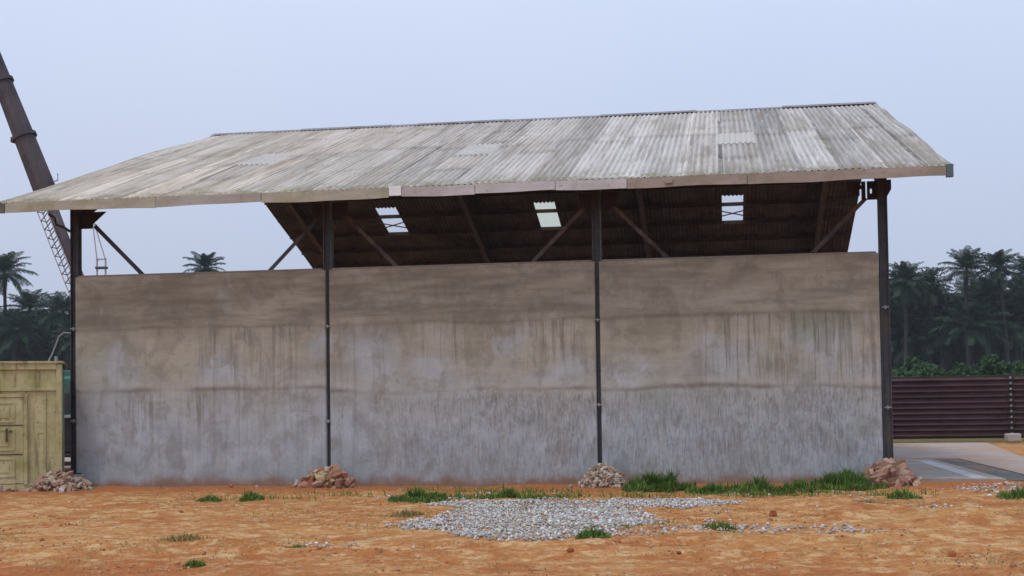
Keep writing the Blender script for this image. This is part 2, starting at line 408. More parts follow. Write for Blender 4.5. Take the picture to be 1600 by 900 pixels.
# wall panels, one for each bay, plastered in three lifts
def wall_panel(i):
    x0, x1 = i*BAY + .05, (i+1)*BAY - .05
    if i == 2: x1 -= .07
    xs = np.linspace(x0, x1, 200); zs = np.linspace(-.25, HW, 170)
    X, Z = np.meshgrid(xs, zs)
    j1 = 2.05 + (vnoise(X*.5, X*0+i, 21+i, 4)-.5)*.22 + (i == 0)*.12
    j2 = 3.58 + (vnoise(X*.6, X*0+i, 31+i, 4)-.5)*.16
    # each lift is a little proud of the one below it, with a ragged lip
    ss = lambda v: np.clip(v, 0, 1)
    l1 = ss(vnoise(X*1.3, X*0+i, 24+i, 3)*2-.55); l2 = ss(vnoise(X*1.0, X*0+i, 27+i, 3)*2-.5)
    y = -.126 - .011*l1*(ss((Z-j1)/.04) - .8*ss((Z-j1-.05)/.5)) - .010*l2*(ss((Z-j2)/.04) - .8*ss((Z-j2-.05)/.4))
    y += (vnoise(X*1.1, Z*1.1, 41+i, 3)-.5)*.022 + (vnoise(X*6, Z*5, 51+i, 3)-.5)*.012
    comb = vnoise(X*16, Z*1.6, 61+i, 2)-.5
    y += comb*.010*(Z < j1-.03)*(.15 + .4*i)
    scr = (np.abs(vnoise(X*11+Z*1.2, Z*2.6+X*.4, 64+i, 2)-.5) < .07)*np.clip((X-6.3)/1.5, 0, 1)*(Z < j1-.05)*(Z > .7-.3*i)*(vnoise(X*.8, Z*.9, 65+i, 2) > .38)
    edge = np.minimum(X-x0, x1-X)/(x1-x0)
    g1 = np.exp(-((Z-j1+.02)/.035)**2)*(.25+.9*l1) + .45*np.exp(-np.clip(j1-Z, 0, 9)/.25)*(Z < j1)*vnoise(X*9, X*0+i, 71, 2)*l1
    g2 = np.exp(-((Z-j2+.02)/.04)**2)*(.2+.8*l2) + .6*np.exp(-np.clip(j2-Z, 0, 9)/.35)*(Z < j2)*vnoise(X*7, X*0+i, 72, 2)
    gw = np.exp(-((Z-j1-.12)/.07)**2)*l1*.7
    st = np.clip(g1+g2+scr*.45, 0, 1)
    wx, wz = X+(vnoise(X*1.6, Z*1.6, 81, 3)-.5)*1.1, Z+(vnoise(X*1.6, Z*1.6, 84, 3)-.5)*.8
    pb = np.zeros_like(X); zn = np.zeros_like(X)
    for bx, bz, rx, rz in ((1.25, 2.75, .65, .5), (3.5, 2.6, .75, .42), (5.7, 3.1, .4, .4), (6.9, 2.85, .75, .75), (8.5, 2.6, .7, .4), (11.1, 2.45, .95, .35), (12.5, 2.35, .5, .35), (14.7, 2.6, 1.1, .55), (16.7, 2.85, .65, .5), (17.4, 2.4, .5, .35), (9.9, 3.1, .4, .3)):
        pb = np.maximum(pb, np.clip(1.35-1.2*np.sqrt(((wx-bx)/rx)**2+((wz-bz)/rz)**2), 0, 1))
    pb *= (Z > j1)*(Z < j2+.05)
    for a, b, c_, d_ in ((2.8, 5.7, 2.15, 3.6), (7.7, 9.3, 2.9, 3.6), (10.0, 11.8, 2.6, 3.6), (14.0, 18.1, 2.1, 3.62), (1.2, 2.1, 1.1, 2.1), (2.6, 3.3, 1.3, 2.1), (3.9, 4.5, .9, 1.8)):
        q = lambda v, lo, hi, s_: np.clip((v-lo)/s_, 0, 1)*np.clip((hi-v)/s_, 0, 1)
        zn = np.maximum(zn, q(X, a, b, .35)*np.clip((d_-Z)/.05, 0, 1)*np.clip((Z-c_+.6*vnoise(X*5, X*0, 87, 2))/.5, 0, 1))
    V = np.stack([X, y, Z], -1).reshape(-1, 3)
    m = xs.size; k = zs.size; id_ = np.arange(m*k).reshape(k, m)
    Fq = np.stack([id_[:-1, :-1], id_[:-1, 1:], id_[1:, 1:], id_[1:, :-1]], -1).reshape(-1, 4)
    # back, top and ends
    VB = V.copy(); VB[:, 1] = .10; off = m*k
    FB = Fq[:, ::-1] + off
    rim = list(id_[0, :]) + list(id_[1:, -1]) + list(id_[-1, -2::-1]) + list(id_[-2:0:-1, 0])
    rim = np.array(rim); nx_ = np.roll(rim, -1)
    FR = np.stack([rim, rim+off, nx_+off, nx_], -1)
    return np_mesh('wall_panel', np.vstack([V, VB]), np.vstack([Fq, FB, FR]), M_wall, shed, smooth=False,
        col=np.tile(np.stack([st, gw, pb, zn], -1).reshape(-1, 4), (2, 1)))
lab = ['wall panel with pale grey foot and brown stained top', 'wall panel with pale blotches left of centre', 'wall panel with combed plaster in its lower third']
for i in range(3): wall_panel(i)['label'] = lab[i]

# coping line on top of the wall
for i in range(3):
    mb = MB(); x0, x1 = i*BAY + .11, (i+1)*BAY - (.11 if i < 2 else .16)
    mb.box((x0, -.135, HW), (x1, .11, HW+.035), 0, .008); mb.build('wall_capping', simple('capping_mortar', (.30, .25, .205), .2, 6), shed)

def column(i):
    x = i*BAY; mb = MB(); top = 6.5
    w, t, d = .092, .016, .10
    mb.box((x-w+t, -.012, 0), (x+w-t, .004, top), 0)             # web
    mb.box((x-w, -d, 0), (x-w+t, d, top), 1); mb.box((x+w-t, -d, 0), (x+w, d, top), 1)
    if i in (0, 3): mb.mi = [0]*len(mb.mi)
    c = mb.build('column', [M_steel, M_flange], shed)
    b = MB(); b.box((x-.2, -.2, .30), (x+.2, .2, .325), 0, .004); b.build('base_plate', M_clip if i == 3 else M_steel, c)
    b = MB(); b.box((x-.26, -.26, -.2), (x+.26, .26, .299), 0, .02); b.build('footing', M_conc2, c)
    for z in ((3.6, 1.50), (3.52, 1.42), (3.52, 1.70), (3.64, 1.56))[i]:
        k = MB(); k.box((x-.07, -.165, z), (x+.07, -.155, z+.022), 0, .003); k.box((x-.012, -.154, z-.03), (x+.012, -.013, z+.05)); k.build('clip', M_clip, c)
    return c
cols = [column(i) for i in range(4)]
# far row of columns carries the other eave
for i in range(4):
    x = i*BAY; y = 2*RS; mb = MB()
    mb.box((x-.08, y-.01, 0), (x+.08, y+.01, 6.1)); mb.box((x-.095, y-.12, 0), (x-.08, y+.12, 6.1)); mb.box((x+.08, y-.12, 0), (x+.095, y+.12, 6.1))
    mb.build('rear_column', M_steel, shed)

def zroof(y): return RH - SL*abs(y-RS)
# rafters: I beams with a haunch over the columns
for i in range(4):
    x = i*BAY
    for sgn in (-1, 1):
        y0 = RS + sgn*(RS+.02); y1 = RS + sgn*.03
        za, zb = zroof(y0)-.17, zroof(y1)-.17
        mb = MB()
        for dz, w, h in ((-.012, .15, .016), (-.306, .15, .016)):
            mb.bar((x, y0, za+dz), (x, y1, zb+dz), w, h)
        V = []
        for y, z in ((y0, za), (y1, zb)):
            for s in (-.006, .006): V += [(x+s, y, z-.02), (x+s, y, z-.298)]
        mb.add(V, [(0, 1, 5, 4), (2, 6, 7, 3), (0, 4, 6, 2), (1, 3, 7, 5), (0, 2, 3, 1), (4, 5, 7, 6)])
        # haunch
        yh = RS + sgn*(RS-1.5); zh = zroof(yh)-.17-.31
        V = [(x+s*.05, y, z) for s in (-1, 1) for y, z in ((y0, za-.315), (y0, za-.58), (yh, zh-.005))]
        mb.add(V, [(0, 1, 2), (5, 4, 3), (0, 3, 4, 1), (1, 4, 5, 2), (2, 5, 3, 0)])
        mb.build('rafter', M_rafter, shed)
# eave beams and column-head gussets
for y, xs_ in ((0.0, 1), (2*RS, 1)):
    mb = MB()
    for i in range(3): mb.bar((i*BAY+.1, y, 6.47), ((i+1)*BAY-.1, y, 6.47), .12, .1)
    mb.build('eave_beam', M_rafter, shed)
def gusset(poly, y0, y1, mat=M_plate, holes=False):
    n = len(poly); mb = MB()
    V = [(x, y0, z) for x, z in poly] + [(x, y1, z) for x, z in poly]
    mb.add(V, [tuple(range(n))[::-1], tuple(range(n, 2*n))] + [(i, (i+1) % n, (i+1) % n+n, i+n) for i in range(n)])
    return mb.build('gusset_plate', mat, shed)
gusset([(.10, 6.30), (.72, 6.30), (.40, 6.03), (.38, 5.92), (.10, 5.92)], .02, .06)
gusset([(5.9, 6.3), (5.6, 6.3), (5.65, 5.98), (5.9, 5.9)], .02, .06)
gusset([(6.1, 6.3), (6.45, 6.3), (6.4, 6.0), (6.1, 5.9)], .02, .06)
gusset([(11.9, 6.3), (11.6, 6.3), (11.7, 6.0), (11.9, 5.9)], .02, .06)
gusset([(12.1, 6.3), (12.5, 6.3), (12.4, 6.0), (12.1, 5.9)], .02, .06)
# right end: a plate in pieces, the sky shows through its slots
for a, b, c_, d_ in ((17.30, 17.55, 6.02, 6.32), (17.585, 17.67, 5.93, 6.32), (17.70, 17.9, 5.93, 6.06), (17.70, 17.9, 6.16, 6.32), (17.70, 17.76, 6.06, 6.16), (17.80, 17.9, 6.06, 6.16), (17.55, 17.585, 6.16, 6.24)):
    gusset([(a, c_), (b, c_), (b, d_), (a, d_)], .02, .05)
gusset([(18.10, 6.32), (18.18, 6.32), (18.18, 6.12), (18.10, 5.98)], -.10, .12)
# vertical bracing between the columns, behind the wall
for i in range(3):
    for s, mat in ((1, M_steel if i == 0 else M_brown), (-1, M_flange if i == 0 else M_brown)):
        xa = i*BAY + (.36 if s > 0 else BAY-.30); xb = i*BAY + (BAY-.2 if s > 0 else .2)
        mb = MB(); za = 6.0; zb = za - abs(xb-xa)*1.0
        yy = .20 + (.05 if s < 0 else 0)
        mb.bar((xa, yy, za), (xb, yy, max(.5, zb)), .012, .085, up=(0, 0, 1)); mb.bar((xa, yy+.03, za+.05), (xb, yy+.03, max(.5, zb)+.05), .06, .01)
        mb.build('brace', mat, shed)
# purlins
for sgn in (-1, 1):
    for k in range(10):
        y = RS + sgn*(.35 + k*(RS+EV-.55)/9.0)
        mb = MB(); z = zroof(y) - .025
        mb.bar((XL+.06, y, z-.07), (XR-.06, y, z-.07), .012, .13); mb.bar((XL+.06, y+.03, z-.008), (XR-.06, y+.03, z-.012), .06, .01); mb.bar((XL+.06, y-.03, z-.132), (XR-.06, y-.03, z-.132), .06, .01)
        mb.build('purlin', M_rafter, shed)

# corrugated sheets
SW = .804; xb = [XL] + [x for x in np.arange(14.65-SW*21, XR, SW) if XL+.2 < x < XR-.2] + [XR]
rows_near = [-EV, 1.15, 3.55, 5.7, 8.7, RS-.03]; rows_far = [RS+.03, 14.4, 17.05, 19.12, 22.0, 2*RS+EV]
LAM = SW/6
def sheet_grid(x0, x1, ya, yb, lift, tilt):
    nxs = max(8, int((x1-x0)/LAM*8)); xs = np.linspace(x0-.03, x1+.05, nxs); ys = np.linspace(ya, yb, max(5, int((yb-ya)/.55)))
    X, Y = np.meshgrid(xs, ys)
    Z = RH - SL*np.abs(Y-RS) + (.019+.008*(vnoise(X*2.2, Y*.3, 70, 2)-.5)*2)*np.cos(2*np.pi*X/LAM) + lift + tilt*(Y-ya)
    # gentle sag and a curled verge
    Z = Z + (vnoise(X*.25, Y*.35, 77, 2)-.5)*.05
    e = np.clip((X-(XR-.5))/.5, 0, 1)
    Z = Z + e*((vnoise(Y*.45+3, Y*0, 78, 2)-.5)*.2)
    e = np.clip(((XL+.6)-X)/.6, 0, 1); Z = Z + e*((vnoise(Y*.4+9, Y*0, 79, 2)-.5)*.10)
    k = len(ys); id_ = np.arange(nxs*k).reshape(k, nxs)
    Fq = np.stack([id_[:-1, :-1], id_[:-1, 1:], id_[1:, 1:], id_[1:, :-1]], -1).reshape(-1, 4)
    return np.stack([X, Y, Z], -1).reshape(-1, 3), Fq
def trans_mat(name, col, clear, fac, soft=.5):
    n = NT(name, .6, .2); t = n.t
    tr = t.nodes.new('ShaderNodeBsdfTransparent'); tr.inputs[0].default_value = (*clear, 1)
    tl = t.nodes.new('ShaderNodeBsdfTranslucent'); tl.inputs[0].default_value = (*col, 1)
    n.col(n.mix(n.ramp(n.noise(3, 4, .6), [(.4, 0), (.7, 1)]), col, tuple(c*.8 for c in col)))
    m1 = t.nodes.new('ShaderNodeMixShader'); m1.inputs[0].default_value = soft
    m2 = t.nodes.new('ShaderNodeMixShader'); m2.inputs[0].default_value = fac
    n.link(n.b.outputs[0], m1.inputs[1]); n.link(tl.outputs[0], m1.inputs[2])
    n.link(m1.outputs[0], m2.inputs[1]); n.link(tr.outputs[0], m2.inputs[2])
    n.link(m2.outputs[0], t.nodes['Material Output'].inputs[0]); return n.m
M_skyw = trans_mat('clouded_white_sheet', (.8, .8, .8), (.95, .95, .95), .75)
M_skyy = trans_mat('yellowed_clear_sheet', (.85, .84, .6), (.98, .97, .78), .78)
M_skyn = trans_mat('dusty_skylight_sheet', (.62, .59, .54), (.9, .9, .9), .02, .10)
def col_of(x): return min(range(len(xb)-1), key=lambda i: abs((xb[i]+xb[i+1])/2-x))
far_sky = {col_of(3.06): M_skyw, col_of(8.62): M_skyy, col_of(15.05): M_skyw}
near_sky = {col_of(3.0), col_of(8.85), col_of(15.05)}
bright_low = {col_of(3.9)}
def slope(rows, far):
    V = []; Fq = []; C = []; off = 0
    rr = random.Random(3 if far else 11)
    coltint = [rr.uniform(.78, 1.12) for _ in xb]; laptint = [rr.choice((.42, .5, .62, .75, 1.0, 1.35, 1.6)) for _ in xb]
    skies = far_sky if far else near_sky; all_rows = rows
    for i in range(len(xb)-1):
        rows = all_rows if i in skies else [all_rows[0], rr.choice((all_rows[2], all_rows[3], all_rows[3]-.6)), all_rows[-1]]
        for j in range(len(rows)-1):
            lift = .0015*(j % 2)
            tilt = 0
            v, f = sheet_grid(xb[i], xb[i+1], rows[j], rows[j+1], lift+.012, tilt)
            if far and j == 2 and i in far_sky:
                o = np_mesh('skylight', v, f, far_sky[i], shed, smooth=True); continue
            if not far and j == 2 and i in near_sky:
                v[:, 2] += .008
                np_mesh('skylight', v, f, M_skyn, shed, smooth=True); continue
            u = coltint[i]*rr.uniform(.975, 1.025); w = rr.uniform(-.02, .02)
            bl = max(0., min(1., (xb[i]-2)/10))
            c = np.array([u*(1.04-.08*bl+w), u*(1.0), u*(.95+.11*bl-w), 1.0])
            if not far and rr.random() < .05: c[:3] *= 1.15
            if not far and rr.random() < .04: c[:3] *= .88
            if not far and i in bright_low and j < 2: c[:3] *= 1.35
            cc = np.tile(c, (len(v), 1))
            # laps: the first rib of each sheet is scuffed pale or stained dark
            lap = v[:, 0] < xb[i]+.075
            cc[lap, :3] *= laptint[i]
            V.append(v); Fq.append(f+off); C.append(cc); off += len(v)
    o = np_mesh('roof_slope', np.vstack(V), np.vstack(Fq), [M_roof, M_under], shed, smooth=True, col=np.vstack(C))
    s = o.modifiers.new('thickness', 'SOLIDIFY'); s.thickness = .008; s.offset = -1; s.material_offset = 1; s.use_rim = True
    return o
slope(rows_near, False)['label'] = 'street side slope of grey and beige corrugated sheets'
slope(rows_far, True)['label'] = 'far slope seen from below, brown and dark'
# rod cross bracing under two of the skylights
for x0 in (2.62, 14.66):
    mb = MB()
    for a, b in (((x0-.5, 17.6), (x0+1.5, 18.6)), ((x0-.5, 18.5), (x0+1.5, 17.5))):
        mb.tube([(a[0], a[1], zroof(a[1])-.16), (b[0], b[1], zroof(b[1])-.16)], .022, 6)
    mb.build('tie_rod', M_rafter, shed)

# ridge capping in overlapping lengths, standing clear of the ribs
M_ridge = simple('grey_ridge_capping', (.23, .225, .225), .25, 4, .6, dirt=(.14, .12, .10))
edges = [XL-.02, 1.8, 4.6, 5.55, 8.3, 11.2, 14.0, 16.6, XR+.02]
for k in range(len(edges)-1):
    a, b = edges[k]-.08*(k > 0), edges[k+1]; lz = (k % 2)*.022 + random.uniform(0, .012); mb = MB()
    pts = [(RS-.33, RH-SL*.33+.026+lz), (RS-.05, RH+.028+lz), (RS, RH+.042+lz), (RS+.05, RH+.028+lz), (RS+.33, RH-SL*.33+.026+lz)]
    V = []
    for x in (a, b): V += [(x, y, z) for y, z in pts] + [(x, y, z-.006) for y, z in pts]
    Fc = []
    for q in range(4): Fc += [(q, q+1, q+11, q+10), (q+5, q+15, q+16, q+6), (q, q+5, q+6, q+1), (q+10, q+11, q+16, q+15)]
    Fc += [(0, 10, 15, 5), (4, 9, 19, 14)]
    mb.add(V, Fc); mb.build('ridge_cap', M_ridge, shed)

# fascia boards
def fas_mat(name, base, dirt, ds=1.4):
    n = NT(name, .85, .2)
    c = n.ramp(n.noise(2.2, 5, .65, sc3=(.5, 1, 2)), [(.3, tuple(k*.8 for k in base)), (.7, tuple(min(1, k*1.15) for k in base))])
    c = n.mix(n.ramp(n.noise(ds, 5, .7, loc=(4, 1, 1)), [(.48, 0), (.62, .85)]), c, dirt)
    c = n.mix(n.math('MULTIPLY', n.ramp(n.noise(7, 4, .7), [(.58, 0), (.68, 1)]), .6), c, (.26, .18, .13))
    n.col(c); n.bump(n.noise(18, 4, .6, sc3=(.3, 1, 1)), .3, .01); return n.m
F_ol = fas_mat('mossy_fascia', (0.422, 0.378, 0.299), (.31, .29, .18)); F_pk = fas_mat('faded_fascia', (0.431, 0.387, 0.343), (.34, .31, .24))
F_wh = fas_mat('pale_fascia', (0.528, 0.502, 0.493), (.42, .38, .36), .8); F_br = fas_mat('brown_fascia', (0.352, 0.29, 0.246), (.26, .22, .15), 1.1)
F_new = simple('fresh_white_patch', (.78, .78, .78), .08, 4); F_dk = simple('dark_end_piece', (.13, .12, .09), .3, 5)
F_end = simple('teal_end_cap', (.11, .15, .16), .2, 5)
fj = [(XL, -.95, F_dk), (-.95, 2.57, F_ol), (2.57, 4.95, F_pk), (4.95, 7.76, F_ol), (7.76, 8.03, F_new), (8.03, 9.6, F_wh), (9.6, 11.29, F_wh), (11.29, 12.77, F_wh), (12.77, 15.2, F_br), (15.2, 19.08, F_br), (19.08, XR, F_end)]
for k, (a, b, m) in enumerate(fj):
    mb = MB(); dz = random.uniform(-.012, .012); dy = random.uniform(0, .012)
    top = ZT + .005
    if a > 18: mb.box((a+.003, -EV-.05, ZE-.02), (b+.03, -EV+.05, top+.03), 0, .004)
    elif k == 4: mb.box((a+.004, -EV-.072, ZE+.03), (b-.004, -EV-.022, top+.03), 0, .003)
    else:
        # board bows a little along its length
        n = 12
        for q in range(n):
            xa, xb_ = a+.006+(b-a-.012)*q/n, a+.006+(b-a-.012)*(q+1)/n
            fa, fb = [dz+.014*math.sin(x*1.3+k)+.006*math.sin(x*4.1) for x in (xa, xb_)]
            V = []
            for x, f_ in ((xa, fa), (xb_, fb)):
                V += [(x, -EV-.05-dy, ZE+f_), (x, -EV-.022-dy, ZE+f_), (x, -EV-.022-dy, top+f_*.3), (x, -EV-.05-dy, top+f_*.3)]
            Fb = [(0, 4, 5, 1), (1, 5, 6, 2), (2, 6, 7, 3), (3, 7, 4, 0)]
            if q == 0: Fb.append((0, 1, 2, 3))
            if q == n-1: Fb.append((7, 6, 5, 4))
            mb.add(V, Fb)
    mb.build('fascia_board', m, shed)
mb = MB(); mb.box((13.54, -EV-.10, ZE+.06), (13.70, -EV-.066, ZE+.15), 0, .01); mb.build('fascia_bracket', F_br, shed)
# rear fascia and verge angles
mb = MB(); mb.box((XL+.02, 2*RS+EV+.004, ZE+.02), (XR-.02, 2*RS+EV+.03, ZT-.01)); mb.build('rear_fascia', F_br, shed)
# bent bracket out from the first column to the eave
mb = MB(); mb.tube([(-.06, -.16, 5.84), (-.19, -.2, 5.93), (-.38, -.2, 6.0), (-.42, -.2, 6.16), (-.56, -.2, 6.25)], .032, 8); mb.build('eave_bracket', M_steel, shed)

# ------------------------------------------------------------------ rubble around the column feet
def rock(rs, size, flat=.65, brick=False):
    """angular stone as (V,F)"""
    if brick:
        h = np.array([size*1.15, size*.62, size*.45]); V = np.array([[sx, sy, sz] for sx in (-1, 1) for sy in (-1, 1) for sz in (-1, 1)], float)*h
        V += rs.normal(0, size*.10, V.shape)
        Fq = [(0, 1, 3, 2), (4, 6, 7, 5), (0, 4, 5, 1), (2, 3, 7, 6), (0, 2, 6, 4), (1, 5, 7, 3)]
    else:
        V = []; Fq = []
        n = 6
        for ring, (z, r) in enumerate(((-.7, .55), (-.15, 1.0), (.45, .8), (.85, .35))):
            a0 = rs.uniform(0, 1)
            for k in range(n):
                a = 2*math.pi*(k+a0*.4)/n; q = r*rs.uniform(.75, 1.2); V.append((math.cos(a)*q, math.sin(a)*q, z*rs.uniform(.85, 1.15)))
        for ring in range(3):
            for k in range(n): Fq.append((ring*n+k, ring*n+(k+1) % n, (ring+1)*n+(k+1) % n, (ring+1)*n+k))
        Fq.append(tuple(range(n))[::-1]); Fq.append(tuple(range(3*n, 4*n)))
        V = np.array(V)*np.array([size, size*rs.uniform(.6, 1), size*flat*rs.uniform(.7, 1.1)])
    q = rs.normal(size=4); q /= np.linalg.norm(q)
    a, b, c, d = q
    Rm = np.array([[1-2*(c*c+d*d), 2*(b*c-a*d), 2*(b*d+a*c)], [2*(b*c+a*d), 1-2*(b*b+d*d), 2*(c*d-a*b)], [2*(b*d-a*c), 2*(c*d+a*b), 1-2*(b*b+c*c)]])
    return V @ Rm.T, Fq
def tint_mat(name, rough=.95, spots=(.5, .4, .3), amt=.35):
    n = NT(name, rough, .15); c = n.attr('tint')
    c = n.mix(n.math('MULTIPLY', n.ramp(n.noise(22, 4, .7), [(.45, 0), (.7, 1)]), amt), c, spots)
    n.col(c); n.bump(n.noise(60, 3, .6), .4, .005); return n.m
M_rub = tint_mat('broken_stone', spots=(.34, .17, .085), amt=.6); M_grav = tint_mat('crushed_stone', spots=(.42, .34, .27), amt=.35)
def pile(name, x, y, rx, ry, h, size, n, cols, label, seed, brick=.3, tail=None):
    rs = np.random.default_rng(seed); mb = MB(); spread_ = []
    g0 = float(ground_h(x, y))
    for k in range(n):
        u = math.sqrt(rs.uniform(0, 1))*1.04; a = rs.uniform(0, 2*math.pi)
        px, py = x+rx*u*math.cos(a), y+ry*u*math.sin(a)
        top = h*max(0, 1-u**2.2)
        if tail and k % 7 == 0:
            t = rs.uniform(0, 1); px, py, top = x-rx*(.8+t*.7)*tail, y-ry*(.4+.9*t), .04
        pz = g0 + top*rs.uniform(.75, 1.0) + rs.uniform(0, .02)
        sz = size*(rs.uniform(.35, 1.0) if rs.random() < .7 else rs.uniform(1.0, 1.6))*(1 if u < .8 else .8)
        V, Fq = rock(rs, sz, brick=rs.random() < brick)
        c = cols[rs.integers(len(cols))]; s = rs.uniform(.75, 1.15)
        mb.add(V+[px, py, pz], Fq, 0, (c[0]*s, c[1]*s, c[2]*s, 1))
    # earth core so nothing hollow shows between the stones
    V = []; Fq = []; m = 14
    for ring, (r, z) in enumerate(((1.0, -.08), (.8, h*.35), (.5, h*.7), (.2, h*.88))):
        for k in range(m):
            a = 2*math.pi*k/m; q = r*rs.uniform(.9, 1.05); V.append((x+rx*q*math.cos(a)*.95, y+ry*q*math.sin(a)*.95, g0+z))
    for ring in range(3):
        for k in range(m): Fq.append((ring*m+k, ring*m+(k+1) % m, (ring+1)*m+(k+1) % m, (ring+1)*m+k))
    Fq.append(tuple(range(3*m, 4*m))); mb.add(V, Fq, 0, (cols[0][0]*.6, cols[0][1]*.5, cols[0][2]*.45, 1))
    o = mb.build(name, M_rub, colname='tint'); tag(o, label, 'rubble pile', 'rubble heaped round the column feet', 'stuff'); return o
pile('rubble_pile', .02, -.95, .78, .5, .42, .078, 300, [(.38, .27, .20), (.42, .33, .25), (.33, .21, .15), (.46, .38, .30)], 'beige and pinkish rubble at the foot of the leftmost column, beside the cabin', 1, .25, tail=1)
pile('rubble_pile', 6.08, -.58, .60, .42, .40, .10, 130, [(.42, .19, .12), (.40, .24, .16), (.44, .35, .2), (.30, .15, .10), (.45, .36, .30)], 'reddish brick and yellowish stone rubble at the foot of the second column from the left', 2, .45)
pile('rubble_pile', 12.10, -.62, .50, .42, .46, .05, 520, [(.44, .36, .28), (.50, .43, .35), (.36, .27, .20), (.55, .50, .44)], 'fine pale stone rubble at the foot of the third column, left of the big weed clump', 3, .15)
pile('rubble_pile', 17.95, -.72, .60, .45, .42, .115, 120, [(.34, .20, .15), (.40, .26, .20), (.28, .15, .11), (.46, .36, .28)], 'coarse brown broken brick rubble at the foot of the rightmost column', 4, .6)

# ------------------------------------------------------------------ gravel, clods (vectorised stones)
base_stones = [rock(np.random.default_rng(100+k), 1.0)[0] for k in range(8)]
_, FS = rock(np.random.default_rng(100), 1.0)
FSQ = [f for f in FS if len(f) == 4]
for f in FS:
    if len(f) == 6: FSQ += [(f[0], f[1], f[2], f[3]), (f[0], f[3], f[4], f[5])]
FSQ = np.array(FSQ)
def scatter(name, P, size, cols, mat, label, seed, sink=.2):
    rs = np.random.default_rng(seed); n = len(P); B = np.array(base_stones)
    k = rs.integers(0, 8, n); V = B[k]*size[:, None, None]
    a = rs.uniform(0, 2*np.pi, n); ca, sa = np.cos(a)[:, None], np.sin(a)[:, None]
    X = V[..., 0]*ca - V[..., 1]*sa; Y = V[..., 0]*sa + V[..., 1]*ca
    V = np.stack([X+P[:, 0, None], Y+P[:, 1, None], V[..., 2]*.8+(ground_h(P[:, 0], P[:, 1])+size*(.5-sink)+P[:, 2])[:, None]], -1).reshape(-1, 3)
    Fq = (FSQ[None] + (np.arange(n)*24)[:, None, None]).reshape(-1, 4)
    c = np.array(cols)[rs.integers(0, len(cols), n)]*rs.uniform(.75, 1.15, (n, 1))
    C = np.repeat(np.hstack([c, np.ones((n, 1))]), 24, 0)
    o = np_mesh(name, V, Fq, mat, col=C); tag(o, label, None, None, 'stuff'); return o
def blob_mask(x, y, blobs, seed, rag=.5):
    m = np.zeros_like(x)
    for bx, by, rx, ry in blobs: m = np.maximum(m, 1-np.sqrt(((x-bx)/rx)**2+((y-by)/ry)**2))
    return m + (vnoise(x*1.3, y*1.3, seed, 3)-.5)*rag
N = 150000; px = RNG.uniform(8, 20.5, N); py = RNG.uniform(-14, -2.5, N)
m = blob_mask(px, py, [(11.7, -7.4, 1.9, 2.2), (12.3, -9.0, 1.6, 2.1), (13.7, -5.8, 1.5, 1.0), (10.7, -6.1, 1.4, .9), (12.1, -10.9, 1.6, 1.0), (11.0, -9.6, 1.3, 1.2)], 5, .4)
hole = vnoise(px*1.6, py*1.6, 66, 3); keep = (m > RNG.uniform(.08, .38, N)) & (hole > RNG.uniform(.18, .42, N))
P = np.stack([px, py, RNG.uniform(-.01, .03, N)], -1)[keep][:30000]
gc = [(.56, .55, .56), (.66, .65, .65), (.46, .46, .48), (.34, .34, .34), (.76, .75, .73), (.44, .38, .32), (.36, .35, .28), (.48, .34, .22), (.50, .50, .46)]
scatter('gravel', P, RNG.uniform(.010, .036, len(P))*RNG.uniform(.5, 1.15, len(P)), gc, M_grav, 'pale grey crushed stone spread on the soil', 21)
N = 16000; px = RNG.uniform(13, 21.5, N); py = RNG.uniform(-13, -.2, N)
m = blob_mask(px, py, [(14.9, -10.6, 1.8, .8), (16.2, -11.1, .9, .5), (19.9, -2.4, 1.5, 1.5), (20.2, -.6, 1.0, .6), (13.6, -11.2, .8, .5)], 15, .5)
keep = m > RNG.uniform(.2, .85, N)
P = np.stack([px, py, RNG.uniform(-.01, .02, N)], -1)[keep]
scatter('gravel', P, RNG.uniform(.012, .04, len(P)), [(.50, .44, .40), (.58, .54, .52), (.38, .33, .28), (.46, .34, .26)], M_grav, 'thin scatter of stone chips beyond the main gravel', 22)
N = 22000; P = np.stack([RNG.uniform(2, 20, N), RNG.uniform(-15.6, -.4, N), np.zeros(N)], -1)
keep = vnoise(P[:, 0]*.9, P[:, 1]*.9, 44, 3) > RNG.uniform(.48, 1.1, N); P = P[keep]
sz = RNG.uniform(.008, .03, len(P)); big = RNG.random(len(P)) < .03; sz[big] *= 2.0
scatter('soil_clods', P, sz, [(.42, .19, .08), (.36, .13, .05), (.48, .27, .13), (.30, .14, .07), (.52, .38, .25)], M_grav, 'crumbs and clods of orange soil', 23, .3)
# a few single stones and bricks that stand out
M_one = simple('loose_stone', (.40, .30, .22), .3, 12); M_onep = simple('pale_loose_stone', (.56, .52, .48), .2, 12); M_oner = simple('red_clod', (.33, .12, .045), .3, 12)
singles = [(12.75, -8.9, .10, M_oner, 'clod', 'rust coloured clod lying on the grey gravel'), (.55, -1.75, .08, M_onep, 'stone', 'pale stone at the left tip of the leftmost rubble pile'),
           (-1.95, .35, .11, M_onep, 'stone', 'pale stone by the foot of the cabin door'), (11.45, -.9, .07, M_one, 'stone', 'small beige stone just left of the fine pale rubble pile'),
           (15.35, -8.3, .11, M_oner, 'clod', 'red clod on bare soil right of the gravel'), (17.05, -13.8, .07, M_oner, 'clod', 'dark red clod near the lower right edge'),
           (19.0, -13.9, .05, M_onep, 'stone', 'small pale stone in the lower right foreground'), (12.85, -13.3, .045, M_oner, 'clod', 'small dark clod below the gravel in the foreground'),
           (3.9, -.55, .08, M_oner, 'clod', 'reddish clod lying against the left wall panel foot'), (4.55, -.7, .07, M_one, 'stone', 'beige stone between the two left rubble piles by the wall')]
